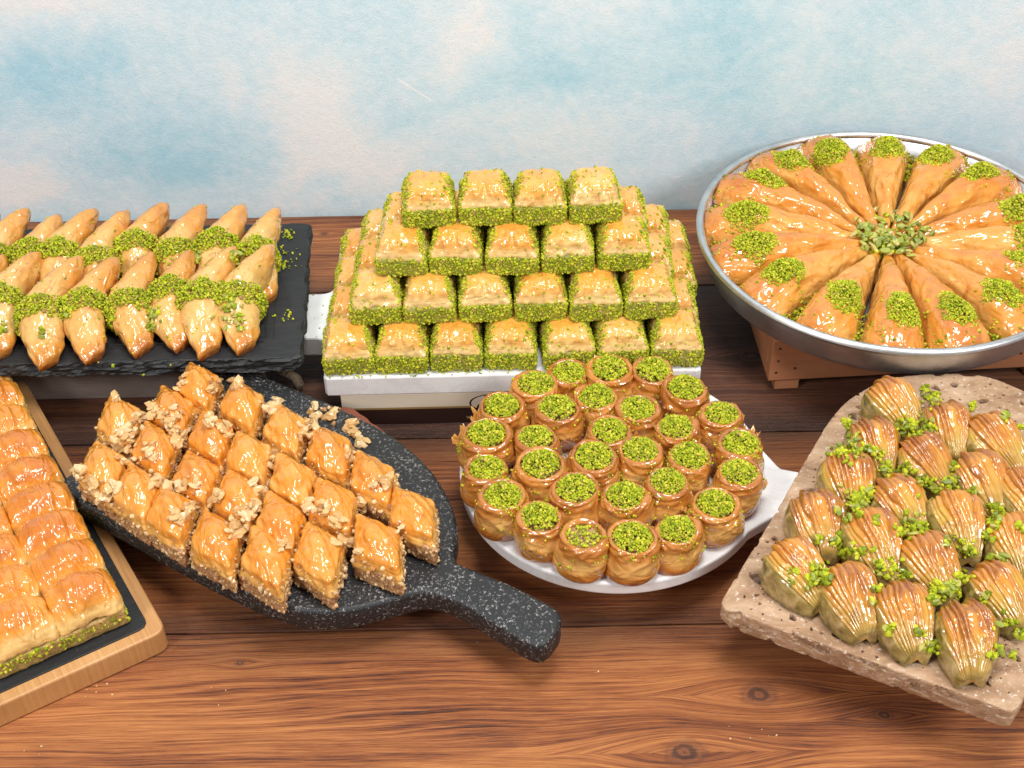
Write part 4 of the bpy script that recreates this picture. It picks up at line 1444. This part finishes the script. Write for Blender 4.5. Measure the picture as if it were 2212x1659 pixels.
# ------------------------------------------------------------------ round marble board with filo rolls
RB_Z0, RB_Z1 = 0.0330, 0.0450
rl = P(993, 1010, RB_Z1)
rbm = P(1325, 1262, RB_Z1)
RR = 0.1195
RC = np.array([rl[0] + RR, rbm[1] + RR])
ang_h = math.radians(-14)
th = np.linspace(0, 2 * PI, 120, endpoint=False)
hd = np.array([math.cos(ang_h), math.sin(ang_h)])
hn = np.array([-hd[1], hd[0]])
circ = [RC + RR * np.array([math.cos(t), math.sin(t)]) for t in th if not (math.cos(t - ang_h) > 0.93)]
circ = sorted(circ, key=lambda q: (math.atan2(*(q - RC)[::-1]) - ang_h) % (2 * PI))
e0, e1 = circ[-1], circ[0]
handle = [RC + hd * (RR + 0.008) + hn * -0.026, RC + hd * (RR + 0.09) + hn * -0.022, RC + hd * (RR + 0.098), RC + hd * (RR + 0.09) + hn * 0.022, RC + hd * (RR + 0.008) + hn * 0.026]
V, Fs = slab(np.array(circ + handle), RB_Z0, RB_Z1, 0.0018, 0.004)
o = obj('round_marble_board', mesh_from('round_marble', V, Fs, smooth=False, mat=M_marble))
tag(o, 'round white marble board with handle carrying the upright filo rolls', 'marble board')
G_rnd = Ground()
G_rnd.add(V, Fs)
V, Fs = slab(fillet([RC + [-0.06, -0.05], RC + [0.06, -0.05], RC + [0.06, 0.05], RC + [-0.06, 0.05]], 0.008), 0.0003, RB_Z0 - 0.0003, 0.002, 0.01)
tag(obj('wooden_riser', mesh_from('riser', V, Fs, smooth=False, mat=M_redwood)), 'low wooden riser block hidden under the round marble board', 'riser')


def roll_geo(seed):
    rng = np.random.default_rng(seed)
    H = 0.031
    prof_ = [(0.0165, 0.0), (0.0182, 0.0015), (0.0188, 0.005), (0.0189, 0.010), (0.0186, 0.015), (0.0180, 0.020), (0.0174, 0.025), (0.0168, 0.0285), (0.0161, 0.0305), (0.0151, 0.0312), (0.0142, 0.0306), (0.0135, 0.0288), (0.0131, 0.0268)]
    pr = np.array(prof_)
    s = np.concatenate([[0], np.cumsum(np.linalg.norm(np.diff(pr, axis=0), axis=1))])
    S = np.linspace(0, s[-1], 56)
    R, Z = np.interp(S, s, pr[:, 0]), np.interp(S, s, pr[:, 1])
    seg = 84
    a = np.linspace(0, 2 * PI, seg, endpoint=False)
    Aa, Rr = np.meshgrid(a, R)
    _, Zz = np.meshgrid(a, Z)
    _, Ss = np.meshgrid(a, S / s[-1])
    sx, sy = 1 + 0.06 * rng.normal(), 1 + 0.06 * rng.normal()
    lean = rng.normal(0, 0.05, 2)
    V = np.stack([Rr * np.cos(Aa) * sx + lean[0] * Zz, Rr * np.sin(Aa) * sy + lean[1] * Zz, Zz], -1).reshape(-1, 3)
    Fq = grid_faces(seg, len(S), True)
    N = vnormals(V, Fq)
    if (N[:, :2] * V[:, :2]).sum() < 0:
        N = -N
    zz = V[:, 2]
    tw = np.stack([V[:, 0] + 0.5 * zz, V[:, 1] - 0.4 * zz, zz], 1)
    d = 0.0017 * ridged(tw * [0.8, 0.8, 0.9], 62, 2, seed) + 0.0005 * fbm(V * [0.9, 0.9, 1.2], 200, 2, seed + 1)
    d += 0.0012 * fbm(V * [1, 1, 0.3], 60, 2, seed + 11)
    d *= sstep(0.0, 0.006, zz)
    # one loose lap of dough and layered rings on the rim
    lap = ((Aa.ravel() + 55 * zz + rng.random() * 6) % (2 * PI)) / (2 * PI)
    d += 0.0019 * sstep(0.0, 0.02, lap) * (1 - lap) * sstep(0.7, 0.4, Ss.ravel())
    rimw = sstep(0.55, 0.68, Ss.ravel())
    d += rimw * 0.0004 * np.sin(np.hypot(V[:, 0], V[:, 1]) * 5200 + Aa.ravel())
    V = V + N * d[:, None]
    toast = 0.72 - 0.55 * sstep(0.004, 0.015, zz) + 0.36 * sstep(0.018, 0.03, zz) + 0.25 * fbm(V, 50, 3, seed + 3) + 0.1 * rimw
    # filling disc
    fa = np.linspace(0, 2 * PI, 48, endpoint=False)
    rr = np.linspace(0.0140, 0.0, 14)
    Fv = np.vstack([np.stack([r * np.cos(fa) * sx + lean[0] * 0.028, r * np.sin(fa) * sy + lean[1] * 0.028, np.full(48, 0.0278)], 1) for r in rr])
    Fv[:, 2] += 0.0009 * fbm(Fv, 260, 3, seed + 8) + 0.0004 * np.sin(np.hypot(Fv[:, 0], Fv[:, 1]) * 3800)
    Ff = grid_faces(48, 14, True)
    # a loose flake of dough standing off the side
    a0_, zf = rng.random() * 2 * PI, 0.010 + 0.012 * rng.random()
    fu, fv = np.meshgrid(np.linspace(-1, 1, 12), np.linspace(0, 1, 8))
    fa_ = a0_ + fu * (0.28 + 0.25 * rng.random())
    rag = 0.25 * np.sin(fu * 7 + seed) + 0.2 * np.sin(fu * 17)
    fr_ = 0.0186 + 0.0036 * fv ** 1.5 * (1 + 0.5 * np.sin(fu * 5 + seed)) + 0.0008
    FV = np.stack([fr_ * np.cos(fa_) * sx, fr_ * np.sin(fa_) * sy, zf + 0.0070 * fv * (1 + rag)], -1).reshape(-1, 3)
    return V, Fq, toast, Fv, Ff, lean, FV, grid_faces(12, 8)


ROLLS = []
for k in range(7):
    V, Fq, toast, Fv, Ff, lean, FV, FF = roll_geo(900 + 17 * k)
    rg = np.random.default_rng(k)
    n = 900 if k < 6 else 200
    rr = 0.0134 * np.sqrt(rg.random(n)) * (1 + 0.12 * rg.normal(size=n))
    an = rg.random(n) * 2 * PI
    off = rg.normal(0, 0.0010, 2) + lean * 0.03
    hz = np.clip(1 - (rr / 0.0150) ** 2, 0, 1) ** 0.8 * (0.0105 if k < 6 else 0.0008)
    lump = 0.5 + 0.5 * fbm(np.stack([rr * np.cos(an), rr * np.sin(an), np.zeros(n)], 1), 220, 2, k + 60)
    pt = np.stack([rr * np.cos(an) + off[0], rr * np.sin(an) + off[1], 0.0290 + hz * (0.55 + 0.45 * rg.random(n)) * (0.65 + 0.6 * lump)], 1)
    wt = lambda c, nn: (c[:, 2] > 0.012) * (fbm(c, 150, 2, k + 5) > 0.15) * 1.0
    p2, n2 = scatter(V, Fq, 38, wt, k)
    if (n2[:, :2] * p2[:, :2]).sum() < 0:
        n2 = -n2
    cv, cf_, ct = crumbs(np.vstack([pt, p2 + n2 * 0.0003]), 0.0006, 0.00125, k + 950)
    ROLLS.append((mesh_from('roll_wrapper', V, Fq, {'toast': toast}, mat=M_roll), mesh_from('roll_filling', Fv, Ff, mat=M_rollfill), mesh_from('roll_crumbs', cv, cf_, {'tint': ct}, smooth=False, mat=M_pist), mesh_from('roll_flake', FV, FF, {'toast': np.full(len(FV), 0.15)}, mat=M_roll)))
RP = [(785, 150), (1065, 150), (1315, 160), (540, 260), (1540, 275), (985, 340), (1230, 395), (355, 385), (705, 405), (1755, 430), (1045, 525), (1465, 510), (1885, 620), (255, 600), (580, 600), (1265, 675), (950, 720), (1560, 710), (255, 760), (610, 760), (1885, 820), (1425, 890), (805, 925), (1150, 965), (375, 965), (1740, 1000), (570, 1090), (880, 1215), (1180, 1230), (1455, 1190)]
RPOS = np.array([P(967.8 + a / 3, 746.6 + b / 3, RB_Z1 + 0.032)[:2] for a, b in RP])
for it in range(60):                     # no two rolls share the same place
    for i in range(len(RPOS)):
        for j in range(i):
            d = RPOS[i] - RPOS[j]
            L = np.linalg.norm(d)
            if L < 0.0345:
                RPOS[i] += d / L * (0.0345 - L) * 0.3
                RPOS[j] -= d / L * (0.0345 - L) * 0.3
RROWS = [('row nearest the pyramid', [3, 0, 1, 2, 4]), ('second row from pyramid', [7, 8, 5, 6, 9]), ('third row from pyramid', [13, 14, 10, 11, 12]),
         ('fourth row from pyramid', [18, 19, 16, 15, 17, 20]), ('fifth row from pyramid', [24, 22, 23, 21, 25]), ('front rim row', [26, 27, 28, 29])]
where_ = {i: f'{ORD[k]} pistachio topped filo roll from stone paddle, {nm}, marble board' for nm, ids in RROWS for k, i in enumerate(ids)}
for i, c in enumerate(RPOS):
    rng = random.Random(i + 300)
    lab = where_[i]
    if i == 27:
        lab = 'upright filo roll with only a thin scatter of pistachio, marble board rim'
    t = thing('filo_roll', (c[0], c[1], RB_Z1 + 0.0002), rng.uniform(0, 6.28), lab, 'pastry', 'filo rolls on the round marble board')
    s = rng.uniform(0.95, 1.04) * 1.01
    t.scale = (s, s, s * rng.uniform(0.95, 1.05))
    wr_, fi_, cr, fl_ = ROLLS[6 if i == 27 else i % 6]
    wp = obj('filo_wrapper', wr_, t)
    obj('loose_flake', fl_, wp)
    obj('nut_filling', fi_, t)
    tag(obj('crumb_topping', cr, t), kind='stuff')


# ------------------------------------------------------------------ travertine board with pleated shells
TV_Z0, TV_Z1 = 0.0470, 0.0655
z7 = lambda a, b, z: P(1548.4 + a * .4667, 801.9 + b * .4667, z)
tv = [(20, 1062), (150, 850), (270, 655), (370, 478), (450, 345), (520, 225), (600, 133), (720, 58), (850, 20), (1050, 5), (1250, 14)]
tvp = [z7(a, b, TV_Z1)[:2] for a, b in tv]
bl, brr = z7(30, 1098, TV_Z1)[:2], z7(1376, 1580, TV_Z1)[:2]
e = (brr - bl) / np.linalg.norm(brr - bl)
up_ = np.array([-e[1], e[0]])
far = brr + up_ * 0.22
outl = np.array(tvp + [far + up_ * 0.09 + e * -0.03, far + up_ * 0.04 + e * 0.02, far + e * 0.03, brr + up_ * 0.10 + e * 0.015, brr + e * 0.003 + up_ * 0.010, brr, bl + e * 0.02, bl])
outl = fillet(outl, [0.006] + [0.02] * 10 + [0.03, 0.03, 0.03, 0.02, 0.004, 0.006, 0.001, 0.006], 5)
V, Fs = slab(outl, TV_Z0, TV_Z1, 0.0016, 0.0015, mid=9, chip=0.0026, chip_scale=150, seed=12, cap_top=False, pitted=True)
n_o = len(resample(outl, 0.0015))
ringV = V[-n_o:]
rg = np.random.default_rng(44)
pts2 = [tuple(q[:2]) for q in ringV]
edges = [(i, (i + 1) % n_o) for i in range(n_o)]
mn, mx = ringV[:, :2].min(0), ringV[:, :2].max(0)
pits = []
shp = [z7(a, b, TV_Z1 + 0.012)[:2] for a, b in ((385, 910), (480, 670), (615, 490), (745, 330), (835, 140), (625, 1020), (880, 1110), (1180, 1200), (1085, 250), (1305, 320))]


def inside(q, poly):
    x, y = q
    c = False
    for i in range(len(poly)):
        x0, y0 = poly[i - 1]
        x1, y1 = poly[i]
        if (y0 > y) != (y1 > y) and x < (x1 - x0) * (y - y0) / (y1 - y0) + x0:
            c = not c
    return c


ringP = ringV[:, :2]
tries = 0
while len(pits) < 330 and tries < 12000:
    tries += 1
    q = mn + (mx - mn) * rg.random(2)
    edge_d = np.min(np.linalg.norm(ringP - q, axis=1))
    r = 0.0008 + 0.0050 * rg.random() ** 3.4
    if edge_d < r * 1.8 + 0.0012 or (edge_d > 0.05 and rg.random() < 0.93) or not inside(q, ringP):
        continue
    if any(np.hypot(*(q - p_[0])) < (r + p_[1]) * 1.6 for p_ in pits):
        continue
    pits.append((q, r, rg.random() * PI, 0.5 + 0.5 * rg.random()))
heights = {}
zlist = [TV_Z1] * n_o
pitv = [0.0] * n_o
for q, r, a0_, ec in pits:
    for f, dz in ((1.15, 0), (0.9, -0.35), (0.62, -0.95), (0.0, -1.0)):
        for k in range(1 if f == 0 else 11):
            an = 2 * PI * k / 11
            jit = 1 + 0.28 * math.sin(an * 3 + a0_ * 5) * 0.6 + 0.08 * rg.normal()
            lx, ly = math.cos(an) * r * f * jit, math.sin(an) * r * f * ec * jit
            pts2.append((q[0] + lx * math.cos(a0_) - ly * math.sin(a0_), q[1] + lx * math.sin(a0_) + ly * math.cos(a0_)))
            zlist.append(TV_Z1 + dz * min(0.0042, r * 1.5))
            pitv.append(0.0 if f > 1 else min(1.0, -dz))
g = 0.006
for x in np.arange(mn[0], mx[0], g):
    for y in np.arange(mn[1], mx[1], g):
        q = np.array([x, y]) + rg.normal(0, 0.0006, 2)
        if np.min(np.linalg.norm(ringP - q, axis=1)) < 0.003 or not inside(q, ringP):
            continue
        if any(np.hypot(*(q - p_[0])) < p_[1] * 1.35 for p_ in pits):
            continue
        pts2.append(tuple(q))
        zlist.append(TV_Z1 + rg.normal(0, 0.00012))
        pitv.append(0.0)
cd = delaunay_2d_cdt([Vector(q) for q in pts2], edges, [list(range(n_o))], 1, 1e-7)
cv_, _, cfc, orig = cd[0], cd[1], cd[2], cd[3]
topV = np.array([(v.x, v.y, zlist[orig[i][0]] if orig[i] else TV_Z1) for i, v in enumerate(cv_)])
topP = [pitv[orig[i][0]] if orig[i] else 0.0 for i in range(len(cv_))]
trav = thing('travertine_board', (0, 0, 0), 0, 'thick pitted beige travertine board with arched end under the pleated shells', 'stone board')
obj('board_edge', mesh_from('travertine_edge', V, Fs, {'pit': np.zeros(len(V))}, smooth=False, mat=M_trav), trav)
obj('pitted_face', mesh_from('travertine_face', topV, [list(f) for f in cfc], {'pit': topP}, smooth=False, mat=M_trav), trav)
G_trv = Ground()
G_trv.add(topV, cfc)
cc = z7(850, 700, 0.03)[:2]
V, Fs = slab(fillet([cc + [-0.03, -0.045], cc + [0.085, -0.045], cc + [0.085, 0.06], cc + [-0.03, 0.06]], 0.008), 0.0003, TV_Z0 - 0.0003, 0.002, 0.01)
tag(obj('wooden_riser', mesh_from('riser', V, Fs, smooth=False, mat=M_redwood)), 'low wooden riser block hidden under the travertine board', 'riser')


def shell_geo(seed):
    rng = np.random.default_rng(seed)
    nu, nv = 150, 44
    v = np.linspace(0, 1, nv)
    j = lambda n, s: 1 + rng.normal(0, s, n)
    w = np.interp(v, [0, .03, .12, .35, .65, .85, .97, 1], np.array([.005, .0090, .0118, .0178, .0216, .0198, .0135, .006]) * j(8, 0.04))
    h = np.interp(v, [0, .03, .12, .35, .65, .85, .97, 1], np.array([.008, .0145, .0190, .0285, .0345, .0335, .0240, .014]) * j(8, 0.03))
    y = np.interp(v, [0, .03, .97, 1], [-0.0255, -0.0265, 0.0245, 0.0235])
    ker = np.ones(5) / 5
    sm = lambda q: np.convolve(np.pad(q, 2, mode='edge'), ker, 'valid')
    w, h = sm(w), sm(h)
    A0 = math.radians(112)
    ph_ = np.linspace(-A0, A0, nu)
    Ph, Vv = np.meshgrid(ph_, v)
    W, Hh, Y = (np.repeat(q[:, None], nu, 1) for q in (w, h, y))
    bend = 0.004 * rng.normal()
    X = W * np.sign(np.sin(Ph)) * np.abs(np.sin(Ph)) ** 0.85 + bend * (1 - Vv) ** 2
    c = (np.cos(Ph) - math.cos(A0)) / (1 - math.cos(A0))
    Z = Hh * np.maximum(c, 0) ** 0.80
    V = np.stack([X, Y, Z], -1).reshape(-1, 3)
    Fq = grid_faces(nu, nv)
    N = vnormals(V, Fq)
    if N[np.argmax(V[:, 2]), 2] < 0:
        N = -N
    pv, vv = Ph.ravel(), Vv.ravel()
    warp = 0.75 * fbm(np.stack([pv * 1.5, vv * 1.2, np.zeros_like(pv)], 1), 1.0, 3, seed + 1)
    s = (pv + 0.22 * math.sin(seed) * (vv - 0.5)) * 4.6 + warp * 2.0
    fl_ = np.floor(s).astype(np.int64)
    rh = _hash(fl_, fl_ * 0, fl_ * 0, seed)
    pleat = np.abs(np.sin(PI * s)) ** 0.55
    mask = sstep(1.18, 0.86, np.abs(pv + 0.08 * math.sin(seed * 3.1))) * sstep(0.0, 0.10, vv) * (0.55 + 0.45 * sstep(0.1, 0.5, vv))
    d = mask * (0.0030 * pleat * (0.45 + 0.75 * rh) - 0.0014) + 0.0002 * fbm(V, 330, 2, seed + 2)
    d += mask * 0.0002 * np.sin(s * PI * 6)
    d += (1 - mask) * 0.0014 * ridged(V, 80, 2, seed + 7)
    back = sstep(0.80, 0.97, vv) * mask
    V = V + N * d[:, None]
    V[:, 1] += back * 0.003 * (rh - 0.4)
    V[:, 2] = np.maximum(V[:, 2] + back * 0.0022 * (rh - 0.4), 0)
    toast = -0.1 + mask * (0.42 + 0.40 * (rh - 0.4) + 0.22 * sstep(0.3, 0.8, vv)) + 0.25 * fbm(V, 55, 3, seed + 4) + 0.25 * (1 - pleat) * mask  # baking colour, plus crevice shade between pleats painted in as browner tone
    n0 = len(V)
    V = np.vstack([V, V[:nu].mean(0) + [0, -0.0012, 0.001], V[-nu:].mean(0) + [0, -0.002, 0]])
    toast, mask = np.append(toast, [0.75, 0.3]), np.append(mask, [0.6, 0.5])
    caps = [[i + 1, i, n0] for i in range(nu - 1)] + [[(nv - 1) * nu + i, (nv - 1) * nu + i + 1, n0 + 1] for i in range(nu - 1)]
    return V, Fq.tolist() + caps, toast, mask


SHELLS = []
for k in range(6):
    V, Fq, toast, mask = shell_geo(1000 + 19 * k)
    SHELLS.append((mesh_from('shell', V, Fq, {'toast': toast, 'pleat': mask}, mat=M_shell), V, Fq))
# the smooth flanks look greener where the filling shows through
nt = NT.__new__(NT)
nt.m, nt.t, nt.b = M_shell, M_shell.node_tree, M_shell.node_tree.nodes['Principled BSDF']
old = nt.b.inputs['Base Color'].links[0].from_socket
nt.co = nt.n('ShaderNodeTexCoord').outputs['Object']
gr = nt.ramp(nt.noise(nt.co, 90, 4, 0.6, 0.6), [(0.33, (0.13, 0.10, 0.012, 1)), (0.52, (0.36, 0.25, 0.07, 1)), (0.72, (0.60, 0.44, 0.20, 1))])
nt.put(nt.b.inputs['Base Color'], nt.mix(nt.attr('pleat'), gr, old))

SROWS = [('row beside the marble board', [(385, 925), (480, 690), (615, 510), (745, 345), (835, 155)]),
         ('second row from the marble board', [(625, 1040), (730, 795), (865, 610), (985, 415), (1085, 265)]),
         ('third row from the marble board', [(880, 1130), (995, 890), (1120, 700), (1245, 505), (1305, 335)]),
         ('fourth row from the marble board', [(1180, 1225), (1325, 1020), (1385, 795), (1440, 585)])]
cnt = 0
SPOS = []
for rn, ps in SROWS:
    for i, (a, b) in enumerate(ps):
        rng = random.Random(cnt + 70)
        c = z7(a, b, TV_Z1 + 0.020)
        t = thing('pleated_shell', (c[0], c[1], TV_Z1 + 0.0002), math.radians(12 + rng.uniform(-16, 16)), f'{ORD[i]} pleated shell baklava from the straight travertine edge, {rn}', 'baklava', 'pleated shell baklava on the travertine board')
        s = rng.uniform(0.95, 1.04) * 0.99
        t.scale = (s, s, s)
        me_s, V, Fq = SHELLS[(cnt * 5 + 1) % 6]
        obj('pleated_crust', me_s, t)
        G_trv.add(V, Fq, mw(t))
        SPOS.append((c[:2], f"the {ORD[i]} shell from straight edge, {rn.replace('the ', '')}"))
        cnt += 1
rng = random.Random(77)
nuts = Nuts(G_trv, PNUT, 'pistachio_piece', 'chopped pistachio piece beside', 'chopped pistachios on the travertine board', 132, 'finer chopped pistachio between the pleated shells on travertine', M_pist)
nuts.near = SPOS
spots = [(900, 260, 22, 32), (860, 250, 8, 25), (990, 260, 8, 22), (990, 130, 12, 30), (960, 90, 5, 18), (605, 245, 7, 20), (640, 370, 20, 40), (560, 375, 8, 25), (735, 375, 9, 25), (780, 450, 14, 30), (870, 450, 8, 25), (940, 500, 9, 25), (640, 590, 22, 40), (700, 560, 12, 28), (640, 640, 10, 28), (600, 690, 4, 16), (1000, 530, 12, 30), (1090, 510, 12, 25), (1100, 450, 5, 18), (900, 720, 12, 40), (960, 720, 10, 30), (860, 735, 7, 22), (560, 790, 10, 22), (600, 840, 10, 30), (650, 850, 6, 25), (470, 780, 4, 15), (1290, 650, 16, 35), (1250, 760, 8, 25), (1160, 820, 14, 30), (1080, 790, 5, 20), (1290, 700, 10, 25), (830, 915, 10, 35), (760, 905, 6, 22), (880, 940, 6, 20), (1030, 1010, 20, 35), (1100, 1000, 16, 35), (1150, 950, 10, 25), (1000, 1060, 8, 25), (460, 930, 14, 32), (350, 930, 5, 18), (500, 960, 8, 22), (440, 980, 8, 25), (740, 1010, 6, 18), (720, 1070, 3, 12), (800, 1190, 4, 16), (930, 1200, 5, 22), (990, 1280, 10, 22), (1020, 1290, 6, 16), (1310, 1290, 7, 20), (1270, 1320, 4, 15), (1390, 1220, 9, 22), (1370, 1315, 5, 12), (560, 650, 3, 10), (740, 700, 4, 14), (725, 820, 2, 8), (930, 580, 2, 8), (1340, 1160, 6, 25), (1405, 720, 4, 14), (1180, 560, 4, 14), (1180, 170, 4, 14), (1340, 215, 4, 14), (1400, 260, 3, 10), (1240, 1050, 5, 16), (1290, 860, 5, 16)]
for a, b, n, sd in spots:
    for k in range(int(n * 2.0)):
        nuts.at_px(1548.4 + rng.gauss(a, sd * 0.7) * .4667, 801.9 + rng.gauss(b, sd * 0.7) * .4667, rng.uniform(0.0015, 0.0034))
nuts.build(rng)

# ------------------------------------------------------------------ pale flakes fallen on the table
pts = []
rng = random.Random(99)
for px, py, n, s in [(230, 1490, 7, 40), (1290, 1452, 2, 3), (430, 1500, 3, 50), (1640, 1590, 6, 30), (1570, 915, 2, 4), (1010, 1420, 2, 60), (190, 1460, 5, 30), (70, 1610, 3, 30)]:
    for k in range(n):
        p = P(rng.gauss(px, s), rng.gauss(py, s * 0.4), 0)
        pts.append((p[0], p[1], 0.0005))
V, Fc, ti = crumbs(np.array(pts), 0.0004, 0.0011, 33)
tag(obj('pastry_crumbs', mesh_from('table_crumbs', V, Fc, {'tint': 0.6 + 0.4 * ti}, smooth=False, mat=M_walcrumb)), 'tiny pale pastry flakes fallen on the bare table planks', 'crumbs', kind='stuff')
